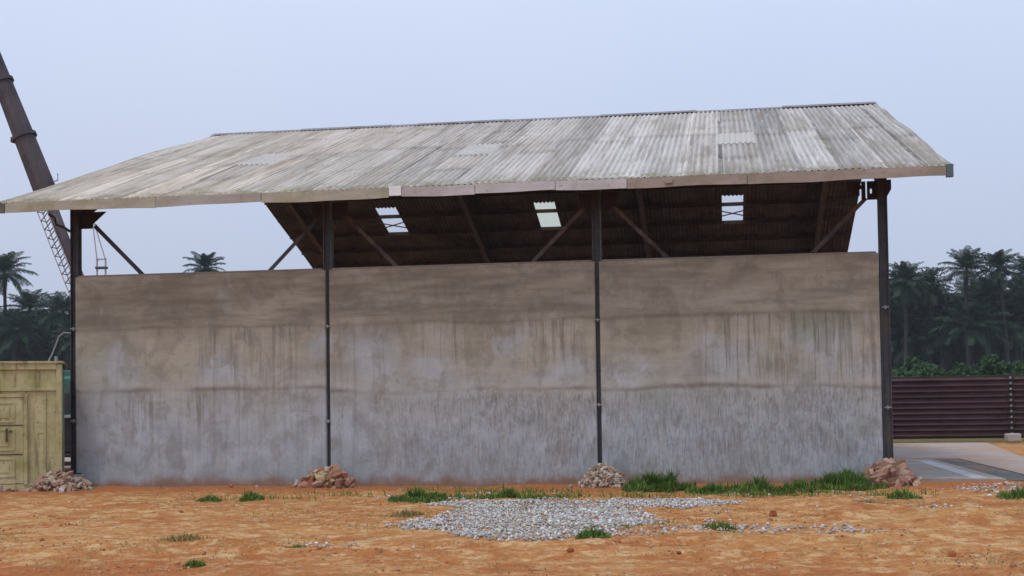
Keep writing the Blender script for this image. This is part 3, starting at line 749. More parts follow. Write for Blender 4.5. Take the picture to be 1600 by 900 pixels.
for k, (x, y, s, mt, cat, lb) in enumerate(singles):
    V, Fq = rock(np.random.default_rng(300+k), s); mb = MB(); mb.add(V, Fq)
    o = mb.build('loose_stone' if cat == 'stone' else 'soil_clod', mt); o.location = (x, y, float(ground_h(x, y))+s*.35); tag(o, lb, cat)

# ------------------------------------------------------------------ grass and weeds
def grass_mat(name, a, b, dry):
    n = NT(name, .8, .2); c = n.mix(n.attr('tint'), a, b)
    c = n.mix(n.math('MULTIPLY', n.ramp(n.noise(6, 3, .6), [(.5, 0), (.7, 1)]), .5), c, dry); n.col(c)
    t = n.t; tl = t.nodes.new('ShaderNodeBsdfTranslucent'); n.link(c, tl.inputs[0]); m = t.nodes.new('ShaderNodeMixShader'); m.inputs[0].default_value = .3
    n.link(n.b.outputs[0], m.inputs[1]); n.link(tl.outputs[0], m.inputs[2]); n.link(m.outputs[0], t.nodes['Material Output'].inputs[0]); return n.m
M_grass = grass_mat('green_grass', (.06, .14, .024), (.16, .26, .055), (.26, .25, .08))
M_dry = grass_mat('dry_grass', (.20, .17, .06), (.32, .27, .11), (.36, .28, .14))
def blades(P, h, w, lean, seed, leaf=0.0):
    rs = np.random.default_rng(seed); n = len(P)
    a = rs.uniform(0, 2*np.pi, n); H = h*rs.uniform(.45, 1.15, n); L = H*lean*rs.uniform(.2, 1.3, n); W = w*rs.uniform(.6, 1.3, n)
    dx, dy = np.cos(a), np.sin(a); z0 = ground_h(P[:, 0], P[:, 1]) - .01
    def pt(s, along, up): return np.stack([P[:, 0]+dx*L*along - dy*W*s, P[:, 1]+dy*L*along + dx*W*s, z0+H*up], -1)
    V = np.stack([pt(-.5, 0, 0), pt(.5, 0, 0), pt(.5, .35, .6), pt(-.5, .35, .6), pt(.08, 1, .95), pt(-.08, 1, .95)], 1)
    Fq = np.array([[0, 1, 2, 3], [3, 2, 4, 5]])[None] + (np.arange(n)*6)[:, None, None]
    t = np.repeat(rs.uniform(0, 1, n), 6); C = np.stack([t, t, t, np.ones_like(t)], -1)
    return V.reshape(-1, 3), Fq.reshape(-1, 4), C
def tuft(name, x, y, rx, ry, h, n, w, label, mat, cat='grass', kind=None, seed=0, group=None, lean=.6, rag=.9):
    rs = np.random.default_rng(500+seed); u = rs.uniform(0, 1, n)**.6; a = rs.uniform(0, 2*np.pi, n)
    P = np.stack([x+rx*u*np.cos(a), y+ry*u*np.sin(a)], -1)
    P += (np.stack([vnoise(P[:, 0]*3, P[:, 1]*3, seed, 2), vnoise(P[:, 0]*3, P[:, 1]*3, seed+9, 2)], -1)-.5)*rag*rx
    hh = h*(1.1-.75*u)*(.15+1.7*vnoise(P[:, 0]*3, P[:, 1]*3, 60+seed, 3)**1.3)
    V, Fq, C = blades(P, hh, w, lean, seed)
    o = np_mesh(name, V, Fq, mat, col=C); tag(o, label, cat, group, kind); return o
G = 'weed clumps growing in front of the wall'; G2 = 'small grass tufts on the open soil'
wd = [('weed_clump', 13.25, -1.9, .72, .6, .40, 2600, 'tall dense green weed clump just right of the fine pale rubble pile', G),
      ('weed_clump', 15.25, -2.3, 1.1, .6, .26, 1900, 'low spreading green weeds in front of the right wall panel, between two bigger clumps', G),
      ('weed_clump', 16.75, -1.6, .95, .65, .36, 2700, 'bushy green weeds left of the coarse brown brick rubble', G),
      ('weed_clump', 17.15, -.55, .5, .35, .42, 1100, 'dark green weeds against the wall beside the rightmost column', G),
      ('weed_clump', 14.25, -2.6, .4, .4, .25, 900, 'short green weeds touching the top right end of the gravel', G),
      ('weed_clump', 10.6, -4.1, 1.1, .45, .16, 1500, 'low thin grass along the wall side edge of the grey gravel', G),
      ('weed_clump', 9.05, -4.6, .6, .8, .22, 1500, 'green weeds at the left end of the grey gravel', G)]
for k, (nm, x, y, rx, ry, h, n, lb, gr) in enumerate(wd): tuft(nm, x, y, rx, ry, h, n, .022, lb, M_grass, 'weeds', None, k, gr)
tf = [(5.15, -5.0, .28, .3, .16, 300, 'left one of two small green tufts in front of the left wall panel', M_grass),
      (5.95, -4.9, .30, .3, .20, 340, 'right one of two small green tufts in front of the left wall panel', M_grass),
      (8.93, -15.0, .14, .14, .10, 200, 'bright green tuft nearest the camera, lower left', M_grass),
      (12.95, -11.7, .26, .25, .18, 420, 'green tuft on the lower edge of the gravel', M_grass),
      (17.75, -4.4, .38, .4, .20, 420, 'green tuft in front of the coarse brown brick rubble', M_grass),
      (19.65, -4.6, .45, .4, .20, 480, 'green tuft by the stone chips at the right edge', M_grass),
      (9.5, -13.2, .20, .12, .06, 140, 'flat little tuft in the left foreground', M_grass),
      (14.55, -10.6, .34, .25, .14, 260, 'thin tuft right of the lower gravel edge', M_grass),
      (18.75, -10.6, .22, .2, .16, 240, 'green tuft at the right edge beyond the red soil heap', M_grass),
      (7.6, -12.2, .40, .3, .14, 150, 'dry yellowish tuft in the left foreground', M_dry),
      (17.0, -6.0, .5, .3, .08, 160, 'sparse dry tuft on the soil right of the gravel', M_dry),
      (9.6, -7.9, .35, .5, .14, 240, 'dry yellowish tuft on the left rim of the gravel', M_dry)]
for k, (x, y, rx, ry, h, n, lb, mt) in enumerate(tf): tuft('grass_tuft', x, y, rx*.85, ry, h, int(n*1.3), .014, lb, mt, 'grass tuft', 'stuff' if k in (4, 5, 6, 9, 10, 11) else None, 20+k, G2, .6, .25)
# thin ground cover nobody could count
N = 60000; X_ = RNG.uniform(2, 20, N); Y_ = RNG.uniform(-15.5, -.3, N)
m = blob_mask(X_, Y_, [(11.0, -3.9, 2.8, .9), (10.9, -4.2, 1.8, .6), (10.2, -2.5, 2.2, .7), (7.3, -3.6, 1.2, .4), (13.0, -4.0, 1.5, .6), (15.4, -3.3, 2.6, .8), (6.0, -4.6, 1.6, .4), (17.6, -3.6, 1.0, .5), (11.6, -7.2, 2.2, 2.2), (12.6, -9.8, 1.8, 1.4)], 17, .5)
keep = m > RNG.uniform(.15, .8, N); P = np.stack([X_, Y_], -1)[keep]
V, Fq, C = blades(P, RNG.uniform(.05, .19, len(P))*np.where(P[:, 1] < -5.2, .45, 1), .014, 1.1, 91)
tag(np_mesh('grass', V, Fq, M_grass, col=C), 'short green grass coming up along the wall', None, None, 'stuff')
N = 30000; P = np.stack([RNG.uniform(3, 20, N), RNG.uniform(-15.6, -.4, N)], -1)
keep = vnoise(P[:, 0]*.8, P[:, 1]*.8, 71, 4) > RNG.uniform(.48, .82, N); P = P[keep]
V, Fq, C = blades(P, np.full(len(P), .05), .009, 1.3, 92)
tag(np_mesh('dry_stubble', V, Fq, M_dry, col=C), 'sparse dry stubble on the soil', None, None, 'stuff')

# ------------------------------------------------------------------ mouldy steel cabin on the left
TH = R(25)
cab = empty('site_cabin', (.13, -.93, 0), math.pi + TH)     # local +x runs along its front to the left, local +y faces the yard
tag(cab, 'mouldy olive site cabin with a panelled door, at the left edge', 'cabin')
cabm = NT('mouldy_cream_paint', .8, .25)
c = cabm.mix(cabm.ramp(cabm.noise(1.4, 6, .65), [(.35, 0), (.65, 1)]), (.37, .33, .15), (.52, .47, .27))
c = cabm.mix(cabm.ramp(cabm.noise(2.4, 6, .7, loc=(3, 3, 3)), [(.5, 0), (.7, .7)]), c, (.24, .24, .07))
c = cabm.mix(cabm.math('MULTIPLY', cabm.ramp(cabm.noise(6, 4, .7, sc3=(1, 1, .12)), [(.52, 0), (.66, 1)]), .6), c, (.12, .10, .055))
c = cabm.mix(cabm.math('MULTIPLY', cabm.ramp(cabm.noise(9, 5, .7, loc=(7, 0, 0)), [(.60, 0), (.68, 1)]), .7), c, (.08, .06, .04))
cabm.col(c); cabm.bump(cabm.noise(15, 4, .6), .3, .01); M_cab = cabm.m
M_cabd = simple('dark_rust', (.09, .065, .045), .3, 8)
def cb(name, a, b, mat=M_cab, bev=.006, parent=None):
    q = MB(); q.box(a, b, 0, bev); return q.build(name, mat, parent or cab)
cb('wall', (.04, -2.38, .12), (5.96, -.02, 2.72))
cb('corner_post', (0, -.12, .02), (.12, .02, 2.78)); cb('corner_post', (5.88, -.12, .02), (6.0, .02, 2.78))
cb('top_rail', (.121, -.1, 2.66), (5.879, .025, 2.80)); cb('floor_rail', (.121, -.1, .02), (5.879, .02, .15))
cb('mid_rail', (.121, -.02, 2.19), (5.879, .018, 2.25), M_cab)
mb = MB()
V = [(-.03, .05, 2.80), (6.03, .05, 2.80), (6.03, -2.45, 2.80), (-.03, -2.45, 2.80), (-.03, .05, 2.85), (6.03, .05, 2.85), (6.03, -2.45, 2.85), (-.03, -2.45, 2.85)]
mb.add(V, [(0, 1, 2, 3), (7, 6, 5, 4), (0, 4, 5, 1), (1, 5, 6, 2), (2, 6, 7, 3), (3, 7, 4, 0)]); rf = mb.build('roof', M_cab, cab)
for x in (.35, 1.3, 2.2, 3.1, 4.0, 5.0): cb('panel_seam', (x-.015, -.02, .151), (x+.015, .004, 2.189), M_cab, .003)
for x, z in ((.12, 2.9), (1.75, 2.9)):
    q = MB(); q.tube([(x, 0, 2.845), (x, 0, z+.05)], .035, 8); q.build('lifting_lug', M_clip, cab)
# door
dr = cb('door', (.80, -.02, .16), (2.46, .03, 2.05), M_cab)
for a, b, c0, d0 in ((.72, .799, .13, 2.12), (2.461, 2.54, .13, 2.12), (.80, 2.46, 2.055, 2.13)):
    cb('door_frame', (a, -.02, c0), (b, .045, d0), M_cab, .004, dr)
for z0, z1 in ((.30, .72), (.88, 1.36), (1.50, 1.95)):
    for (a, b, c0, d0) in ((.98, 2.28, z0, z0+.035), (.98, 2.28, z1-.035, z1), (.98, 1.02, z0+.036, z1-.036), (2.24, 2.28, z0+.036, z1-.036)):
        cb('moulding', (a, .03, c0), (b, .046, d0), M_cab, .004, dr)
    cb('door_panel', (1.10, .03, z0+.10), (2.16, .040, z1-.10), M_cab, .01, dr)
for z in (1.44, .80): cb('moulding', (.82, .03, z-.012), (2.44, .038, z+.012), M_cabd, .003, dr)
h = cb('door_handle', (1.13, .046, 1.08), (1.17, .085, 1.38), M_cabd, .008, dr)
for z in (1.88, .78): cb('hinge', (2.40, .046, z-.07), (2.56, .075, z+.07), M_cabd, .01, dr)
# teal edge strip on its near corner
cb('edge_strip', (-.018, -.1, 1.2), (-.001, .012, 2.74), simple('faded_teal_paint', (.14, .24, .19), .25, 6), .002)

# grey bent stay from the first column to the cabin roof
mb = MB(); mb.tube([(-.10, -.02, 3.52), (-.30, .0, 3.54), (-.45, .05, 3.45), (-.62, .10, 3.1), (-.68, .0, 2.89)], .018, 6)
o = mb.build('service_pipe', M_clip); tag(o, 'thin bent grey pipe from the leftmost column down to the cabin roof', 'pipe')

# ------------------------------------------------------------------ teal lorry parked behind the cabin
lor = empty('parked_lorry', (-4.35, 6.4, 0)); tag(lor, 'teal lorry parked behind the cabin, glimpsed left of the leftmost column', 'lorry')
M_teal = simple('faded_teal_cab', (.045, .16, .14), .2, 3, .5, dirt=(.06, .10, .08)); M_blk = simple('black_bodywork', (.022, .022, .028), .3, 5, .6)
M_glass = NT('cab_glass', .1, .5).col((.02, .025, .03)).m; M_lamp = NT('lamp_lens', .2, .5).col((.7, .7, .7)).m; M_tyre = simple('tyre_rubber', (.02, .02, .02), .2, 6, .9)
def lb_(name, a, b, mat, bev=.02, parent=None):
    q = MB(); q.box(a, b, 0, bev); return q.build(name, mat, parent or lor)
lb_('body', (-1.15, .02, 1.62), (1.15, 1.9, 2.72), M_teal, .08); lb_('lower_body', (-1.14, .03, .55), (1.14, 1.9, 1.619), M_blk, .05)
lb_('windscreen', (-1.02, -.004, 1.72), (1.02, .03, 2.25), M_glass, .01)
lb_('trim_bar', (-1.16, -.03, 1.55), (1.16, .06, 1.64), M_clip, .01)
for x in (-.88, .88):
    lb_('headlight', (x-.16, -.05, .32), (x+.16, .05, .46), M_lamp, .03); lb_('fog_lamp', (x-.18, -.06, .14), (x+.18, .03, .21), M_clip, .02)
lb_('bumper', (-1.2, -.04, .22), (1.2, .2, .56), M_blk, .03); lb_('cargo_box', (-1.2, 2.05, .9), (1.2, 6.2, 2.95), M_teal, .03); lb_('chassis', (-.5, .3, .55), (.5, 6.0, .85), M_blk, .01)
for x in (-1.0, 1.0):
    for y in (.95, 5.0):
        q = MB(); q.tube([(x-.13, y, .45), (x-.12, y, .45), (x+.12, y, .45), (x+.13, y, .45)], [.40, .45, .45, .40], 24); w = q.build('wheel', M_tyre, lor)
        q = MB(); q.tube([(x-.14, y, .45), (x+.14, y, .45)], .22, 16); q.build('rim', M_clip, w)

# ------------------------------------------------------------------ leaning duct behind the roof
duct = empty('leaning_duct', (-12.6, 27, 0)); tag(duct, 'dark leaning steel duct with bolted ring joints rising behind the left end of the roof', 'duct')
def dp(z): t = (z-7.72)/(16.55-7.72); return Vector((-13.5+(-17.12+13.5)*t, 27, z))
M_duct = NT('weathered_duct_steel', .75, .3)
c = M_duct.mix(M_duct.ramp(M_duct.noise(1.6, 5, .65, sc3=(1, 1, .5)), [(.35, 0), (.65, 1)]), (.04, .037, .05), (.095, .078, .08))
c = M_duct.mix(M_duct.math('MULTIPLY', M_duct.ramp(M_duct.noise(4, 5, .7, loc=(2, 2, 2)), [(.52, 0), (.66, 1)]), .6), c, (.12, .075, .065))
M_duct.col(c); M_duct = M_duct.m
def dloc(v): return v - Vector((-12.6, 27, 0))
mb = MB(); L_ = [(11.2, .40), (11.6, .50), (14, .46), (17, .40), (20, .34), (24, .27)]
mb.tube([dloc(dp(z)) for z, r in L_], [r for z, r in L_], 18); mb.build('casing', M_duct, duct, smooth=True)
mb = MB(); mb.tube([dloc(dp(z)) for z in (0.3, 5, 9, 11.3)], [.2, .2, .22, .26], 12); mb.build('lower_pipe', M_duct, duct, smooth=True)
for z, r in ((14.0, .56), (16.55, .50), (19.2, .46), (21.8, .42)):
    a = dp(z); b = dp(z+.14); mb = MB(); mb.tube([dloc(a), dloc(b)], r, 18); fl = mb.build('ring_joint', M_duct, duct)
    b2 = MB(); b2.box((-.07, -.1, -.12), (.07, .1, .12), 0, .02, at=tuple(dloc(a)+Vector((-r-.02, 0, -.05)))); b2.build('lug', M_duct, fl)
mb = MB()
for aa in (3.4, 4.4, 5.3):
    o_ = Vector((math.cos(aa)*.9, math.sin(aa), math.cos(aa)*.35))
    mb.tube([dloc(dp(z))+o_*(r+.01) for z, r in L_[1:]], .022, 5)
mb.build('cable', M_steel, duct)
M_lat = simple('pale_ladder_steel', (.40, .36, .38), .15, 4); 
mb = MB()
for off in (-.18, -.66):
    for yy in (-.25, .25): mb.bar(dloc(dp(6.0)+Vector((off, yy, 0))), dloc(dp(11.3)+Vector((off, yy, 0))), .035, .035)
lad = mb.build('ladder', M_lat, duct)
mb = MB(); 
for k in range(13):
    z = 6.2+k*.4
    for yy in (-.25, .25): mb.bar(dloc(dp(z)+Vector((-.66, yy, 0))), dloc(dp(z+.38)+Vector((-.18, yy, 0))), .035, .035)
    mb.bar(dloc(dp(z)+Vector((-.62, -.25, .02))), dloc(dp(z)+Vector((-.62, .25, .02))), .03, .03)
mb.build('rung', M_brown, lad)['kind'] = 'stuff'
sup = MB()
for x in (-.05, .35): sup.bar((x, 0, 0), (x-.12*(1 if x < 0 else -1)*0, 0, 8.5), .06, .06)
sup.bar((-.05, 0, 8.45), (.35, 0, 8.45), .06, .06); sup.bar((-.35, 0, 10.9), (-.05, 0, 8.4), .04, .04); sup.bar((-.45, 0, 10.9), (.35, 0, 8.4), .04, .04)
sup.build('support_frame', M_lat, duct)
mb = MB(); mb.box((-.1, -.12, 8.02), (.42, .12, 8.12), 0, .02); mb.build('platform', M_steel, duct)
mb = MB(); mb.tube([(-2.9, 0, 12.1), (-2.1, .0, 12.0), (-1.9, 0, 12.05), (-1.9, 0, 12.35)], .03, 6); mb.build('stay_rod', M_clip, duct)

# ------------------------------------------------------------------ fence on the right
fen = empty('corrugated_fence', (17, 28.6, 0)); tag(fen, 'dark maroon fence of horizontal corrugated sheets across the back of the yard', 'fence')
M_fen = simple('maroon_sheet', (.050, .022, .028), .45, 1.2, .5, sc3=(.5, 1, 2), dirt=(.075, .038, .026), spec=.4)
M_fenr = simple('dark_fence_rail', (.05, .045, .03), .3, 5)
def fence_panel(x0, x1, seed):
    zs = np.linspace(.12, 2.62, 150); per = .228; ph = ((zs-.12)/per) % 1.0
    prof = np.interp(ph, [0, .18, .40, .58, .82, 1.0], [0, 0, .09, .09, 0, 0])
    xs = np.linspace(x0, x1, 40); X, Z = np.meshgrid(xs, zs); Y = -prof[:, None] + (vnoise(X*.5, Z*.7, seed, 2)-.5)*.10 + (vnoise(X*2.5, Z*3, seed+5, 2)-.5)*.025
    k, m_ = Z.shape; id_ = np.arange(k*m_).reshape(k, m_)
    Fq = np.stack([id_[:-1, :-1], id_[:-1, 1:], id_[1:, 1:], id_[1:, :-1]], -1).reshape(-1, 4)
    o = np_mesh('fence_panel', np.stack([X, Y, Z], -1).reshape(-1, 3), Fq, M_fen, fen)
    s = o.modifiers.new('t', 'SOLIDIFY'); s.thickness = .006; return o
fpx = [0.0, 9.20, 17.2, 25.2]
for k in range(3): fence_panel(fpx[k]+.10, fpx[k+1]-.07, 7+k)
for k, x in enumerate(fpx):
    mb = MB(); mb.box((x-.12, .07, -.1), (x+.12, .17, 2.72), 0, .01); p_ = mb.build('fence_post', M_fenr, fen)
    for q in range(11):
        mb = MB(); z = .25+q*.228; mb.box((x-.045, -.02, z), (x+.045, .069, z+.09), 0, .01); b_ = mb.build('spacer', M_clip if k == 1 else M_fenr, p_)
    mb = MB(); mb.box((x-.32, -.35, -.1), (x+.32, .3, .16), 0, .06); mb.build('footing', M_conc, p_)
for x0, x1 in ((fpx[k]+.05, fpx[k+1]-.05) for k in range(3)):
    mb = MB(); mb.box((x0, .02, 2.63), (x1, .09, 2.70), 0, .008); mb.build('top_rail', M_fenr, fen)
# concrete block lying near the fence
mb = MB(); mb.box((-.28, -.2, 0), (.28, .2, .34), 0, .05); o = mb.build('concrete_block', M_conc2); o.location = (25.95, 27.2, 0); o.rotation_euler = (0, 0, .3); tag(o, 'grey brown block lying at the foot of the pale dotted fence post', 'block')

# ------------------------------------------------------------------ oil palms
def leaf_mat(name, a, b, c_):
    n = NT(name, .6, .3); info = n.t.nodes.new('ShaderNodeObjectInfo').outputs['Random']
    c = n.mix(n.attr('tint'), a, b); c = n.mix(n.math('MULTIPLY', info, .4), c, c_); n.col(c)
    t = n.t; tl = t.nodes.new('ShaderNodeBsdfTranslucent'); n.link(c, tl.inputs[0]); m = t.nodes.new('ShaderNodeMixShader'); m.inputs[0].default_value = .2
    n.link(n.b.outputs[0], m.inputs[1]); n.link(tl.outputs[0], m.inputs[2]); n.link(m.outputs[0], t.nodes['Material Output'].inputs[0]); return n.m
M_palm = leaf_mat('palm_fronds', (.014, .036, .018), (.040, .080, .028), (.02, .05, .035))
M_trunk = simple('palm_trunk_bark', (.05, .047, .047), .3, 3, .9, sc3=(1, 1, 3), dirt=(.035, .033, .03))
def palm_crown(seed, R0=4.3, nf=42, full=1.0):
    rs = np.random.default_rng(seed); V = []; Fq = []; T = []; n = 0
    for k in range(nf):
        u = k/nf; az = k*2.399963 + rs.uniform(-.2, .2); el = math.radians(84 - 112*u**1.05*full + rs.uniform(-8, 8)); L = R0*rs.uniform(.85, 1.08)*(.8 if u < .12 else 1)
        # arching midrib
        segs = 9; p = np.array([0, 0, 0.]); pts = [p.copy()]; e = el; dead = u > .93
        for s in range(segs):
            e -= math.radians(rs.uniform(4.5, 7.5))*(.5+1.0*s/segs)
            e = max(e, -1.45)
            p = p + np.array([math.cos(az)*math.cos(e), math.sin(az)*math.cos(e), math.sin(e)])*L/segs; pts.append(p.copy())
        pts = np.array(pts); side = np.array([-math.sin(az), math.cos(az), 0])
        tint = rs.uniform(.1, 1) * (1-.5*u)
        # rib
        for s in range(segs):
            w = .055*(1-s/segs)+.012; a, b = pts[s], pts[s+1]; w2 = .055*(1-(s+1)/segs)+.012
            V += [a-side*w, a+side*w, b+side*w2, b-side*w2]; Fq.append((n, n+1, n+2, n+3)); T += [tint]*4; n += 4
        nl = 26
        for q in range(nl):
            t = .14+.86*q/(nl-1); s = min(segs-1, int(t*segs)); f = t*segs-s; base = pts[s]*(1-f)+pts[s+1]*f
            d = pts[s+1]-pts[s]; d = d/np.linalg.norm(d); up = np.cross(side, d); up = up if up[2] > 0 else -up
            ll = L*.25*math.sin(math.pi*min(1, .12+t*.80))**.7*rs.uniform(.8, 1.1)
            for sg in (-1, 1):
                dirv = side*sg*.80 + d*.55 + up*rs.uniform(-.05, .3); dirv /= np.linalg.norm(dirv)
                tip = base+dirv*ll + np.array([0, 0, -ll*rs.uniform(.25, .6)]); mid = base+dirv*ll*.55+np.array([0, 0, -ll*.04])
                w = .07; o = d*w
                V += [base-o*.6, base+o*.6, mid+o, mid-o]; Fq.append((n, n+1, n+2, n+3)); T += [tint]*4; n += 4
                V += [mid-o, mid+o, tip+o*.2, tip-o*.2]; Fq.append((n, n+1, n+2, n+3)); T += [min(1, tint*1.2)]*4; n += 4
    V = np.array(V); T = np.array(T); C = np.stack([T, T, T, np.ones_like(T)], -1)
    me_o = np_mesh('crown', V, np.array(Fq), M_palm, col=C); me = me_o.data; bpy.data.objects.remove(me_o); return me
crowns = [palm_crown(1), palm_crown(2, 4.5, 46), palm_crown(3, 4.0, 38), palm_crown(4, 4.6, 40, .88)]
def trunk_mesh(seed):
    rs = np.random.default_rng(seed); mb = MB(); zs = np.linspace(0, 1, 18); a = rs.uniform(0, 6.28); pts = []; rad = []
    for k, z in enumerate(zs):
        pts.append((math.cos(a)*.02*math.sin(z*3), math.sin(a)*.02*math.sin(z*3), z)); rad.append((.34-.10*z)*(1+.05*(k % 2)) + (.14 if z > .9 else 0) + (.12 if z < .03 else 0))
    V = []; F_ = []; n = 10
    for i, p in enumerate(pts):
        for k in range(n): q = 2*math.pi*k/n; V.append((p[0]*20+math.cos(q)*rad[i], p[1]*20+math.sin(q)*rad[i], p[2]))
    for i in range(len(pts)-1):
        for k in range(n): F_.append((i*n+k, i*n+(k+1) % n, (i+1)*n+(k+1) % n, (i+1)*n+k))
    F_.append(tuple((len(pts)-1)*n+k for k in range(n))); mb.add(V, F_); o = mb.build('trunk', M_trunk, smooth=True); me = o.data; bpy.data.objects.remove(o); return me
trunks = [trunk_mesh(s) for s in (1, 2, 3)]
pr = random.Random(5)
def palm(x, y, h, label, group, k, s=1.0):
    t = empty('oil_palm', (x, y, 0), pr.uniform(0, 6.28)); t.rotation_euler[0] = R(pr.uniform(-2.5, 2.5)); t.rotation_euler[1] = R(pr.uniform(-2.5, 2.5)); tag(t, label, 'palm', group)
    tr = bpy.data.objects.new('trunk', trunks[k % 3]); COL.objects.link(tr); tr.parent = t; tr.scale = (1, 1, h)
    cr = bpy.data.objects.new('crown', crowns[k % 4]); COL.objects.link(cr); cr.parent = t; cr.location = (0, 0, h); cr.scale = (s*pr.uniform(.92, 1.1), s*pr.uniform(.92, 1.1), s*pr.uniform(.85, 1.1)); cr.rotation_euler = (pr.uniform(-.12, .12), pr.uniform(-.12, .12), 0); return t
def xat(px, Y):   # column of the photograph -> x at depth Y (level ray)
    d = Vector(((px-800)/FPX, 1, 0)); c, s = math.cos(YAW), math.sin(YAW)
    return CX + (Y+CD)*(d.x*c + d.y*s)/(-d.x*s + d.y*c)
GL, GR = 'oil palms beyond the cabin', 'oil palms beyond the fence'
named = [(-85.0, 165, 16.9, 'slim oil palm standing apart between the cabin and the leftmost column', GL, 0, 1.05),
         (-95.6, 165, 23.4, 'tallest oil palm cut off by the left edge above the cabin', GL, 1, 1.15),
         (-94.6, 172, 18.2, 'oil palm whose drooping fronds touch the tall one at the left edge', GL, 3, 1.05),
         (-99.0, 160, 20.0, 'oil palm mostly outside the left edge above the cabin', GL, 2, 1.1),
         (-91.0, 160, 13.6, 'short oil palm low behind the cabin, between the tall one and the slim one', GL, 1, 1.0),
         (-81.5, 160, 12.6, 'short oil palm behind the lorry, half hidden by the leftmost column', GL, 2, 1.0),
         (-64.1, 170, 23.6, 'lone oil palm crown peeping over the left wall panel', None, 2, .95),
         (39.7, 170, 18.6, 'oil palm half hidden by the rightmost column', GR, 1, .9),
         (43.9, 175, 18.0, 'bushy oil palm second from the rightmost column, with a rounded crown', GR, 0, .95),
         (49.1, 168, 19.8, 'tall oil palm with a clear pale trunk, left of the pale dotted fence post', GR, 3, .9),
         (54.2, 170, 20.2, 'tallest oil palm at the right, over the pale dotted fence post', GR, 2, 1.05),
         (57.4, 173, 19.4, 'oil palm cut off by the right edge', GR, 1, 1.0)]
for a in named: palm(*a)
LR, LL = 'darker oil palm deeper in the stand beyond the fence', 'darker oil palm massed behind the cabin'
rows = [(171, 38.5, 60, 3.6, 12.6, GR, LR), (181, 39, 60, 2.7, 16.6, GR, LR), (178, 38, 60, 3.1, 14.0, GR, LR), (187, 38, 62, 2.9, 11.5, GR, LR), (194, 40, 63, 2.6, 16.8, GR, LR), (202, 40, 66, 3.0, 12.5, GR, LR),
        (169, -101, -82, 3.8, 11.5, GL, LL), (177, -103, -90.5, 3.0, 14.8, GL, LL), (184, -106, -92, 3.0, 12.0, GL, LL), (192, -110, -96, 3.2, 15.5, GL, LL)]
kk = 0
for Y, xa, xb2, st, h, gr, lb in rows:
    x = xa
    while x < xb2:
        palm(x+pr.uniform(-.8, .8), Y+pr.uniform(-3, 3), h+pr.uniform(-2.2, 1.0), lb, gr, kk, pr.uniform(.95, 1.25)); kk += 1; x += st
# dark woodland floor and far wood
M_wood = leaf_mat('wood_foliage', (.012, .028, .016), (.03, .055, .022), (.03, .05, .04)); M_bush = leaf_mat('shrub_leaves', (.028, .065, .022), (.06, .12, .04), (.04, .08, .03))
def leaf_cloud(n, fn, size, seed):
    rs = np.random.default_rng(seed); P = fn(rs, n); n = len(P)
    a = rs.normal(size=(n, 3)); a /= np.linalg.norm(a, axis=1)[:, None]; b = np.cross(a, rs.normal(size=(n, 3))); b /= np.linalg.norm(b, axis=1)[:, None]
    s = (size*rs.uniform(.5, 1.3, n))[:, None]
    V = np.stack([P-a*s, P-b*s*.5, P+a*s, P+b*s*.5], 1).reshape(-1, 3); t = np.repeat(rs.uniform(0, 1, n), 4)
    return V, np.arange(n*4).reshape(-1, 4), np.stack([t, t, t, np.ones_like(t)], -1)
def wood(x0, x1, Y0, Y1, top, seed, label, n=26000):
    def fn(rs, n):
        x = rs.uniform(x0, x1, n); y = rs.uniform(Y0, Y1, n); tp = top*(.72+.5*vnoise(x*.22, y*.1, seed, 3)); z = rs.uniform(0, 1, n)**.8*tp
        keep = (vnoise(x*.5, z*.5, seed+3, 3) > .30) | ((z > .25*top) & (z < .7*top)); return np.stack([x, y, z], -1)[keep]
    V, Fq, C = leaf_cloud(n, fn, .75, seed); tag(np_mesh('woodland', V, Fq, M_wood, col=C), label, None, None, 'stuff')
wood(30, 84, 206, 232, 17.5, 31, 'dark far wood behind the palms on the right', 60000)
wood(-150, -101, 200, 228, 16.0, 32, 'dark far wood behind the palms on the left', 50000)
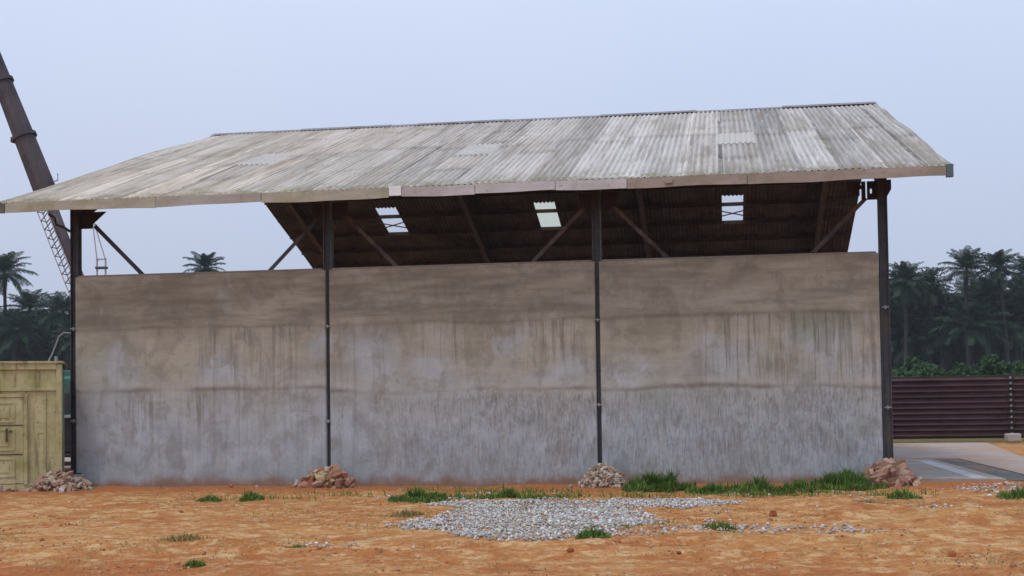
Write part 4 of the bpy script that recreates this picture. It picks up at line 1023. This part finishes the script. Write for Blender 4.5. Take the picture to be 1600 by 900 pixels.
def shrub(x, y, w, h, seed, label, group):
    t = empty('shrub', (x, y, 0)); tag(t, label, 'shrub', group); rs0 = np.random.default_rng(seed)
    lob = [(rs0.uniform(-w, w)*.65, rs0.uniform(-.6, .6), rs0.uniform(.35, .85)*h, rs0.uniform(.35, .6)*min(w, h)) for _ in range(9)]
    def fn(rs, n):
        L = np.array(lob)[rs.integers(0, len(lob), n)]; d = rs.normal(size=(n, 3)); d /= np.linalg.norm(d, axis=1)[:, None]
        P = L[:, :3] + d*(L[:, 3]*rs.uniform(.35, 1.05, n))[:, None]; return P[P[:, 2] > .05]
    V, Fq, C = leaf_cloud(2600, fn, .16, seed); np_mesh('foliage', V, Fq, M_bush, t, col=C)
    mb = MB()
    for q in range(5): l = lob[q]; mb.tube([(rs0.uniform(-.2, .2), 0, -.1), (l[0]*.5, l[1]*.5, l[2]*.5), (l[0], l[1], l[2])], [.06, .045, .015], 6)
    mb.build('stems', M_trunk, t)
sl = ['green shrub above the fence beside the rightmost column', 'low green shrub above the fence, second from the rightmost column', 'broad green shrub above the fence midway to the dotted post', 'green shrub with pale gaps beside it, above the fence', 'green shrub just left of the pale dotted fence post', 'dark green shrub right of the pale dotted fence post', 'green shrub above the fence at the right edge']
for k, (px_, h) in enumerate(((1402, 4.0), (1430, 4.9), (1462, 4.8), (1505, 4.2), (1533, 4.7), (1572, 4.6), (1604, 4.3))):
    shrub(xat(px_, 62), 62+(k % 3)*1.5, 1.6, h, 600+k, sl[k], 'shrubs behind the fence')
shrub(xat(60, 62), 62, 2.2, 4.2, 650, 'dark shrub rising behind the cabin roof', 'shrubs behind the cabin'); shrub(xat(20, 64), 64, 2.4, 4.4, 651, 'shrub behind the cabin at the left edge', 'shrubs behind the cabin')

# ------------------------------------------------------------------ haze
HAZE = .00026
mb = MB(); mb.box((-160, -45, -1.5), (110, 240, 40)); hz = mb.build('haze', (lambda m: m)(bpy.data.materials.new('air')))
tag(hz, 'thin humid haze over the yard', None, None, 'stuff')
am = bpy.data.materials['air']; am.use_nodes = True; an = am.node_tree; an.nodes.remove(an.nodes['Principled BSDF'])
pv = an.nodes.new('ShaderNodeVolumePrincipled'); pv.inputs['Color'].default_value = (.86, .90, 1, 1); pv.inputs['Density'].default_value = HAZE
an.links.new(pv.outputs[0], an.nodes['Material Output'].inputs['Volume'])
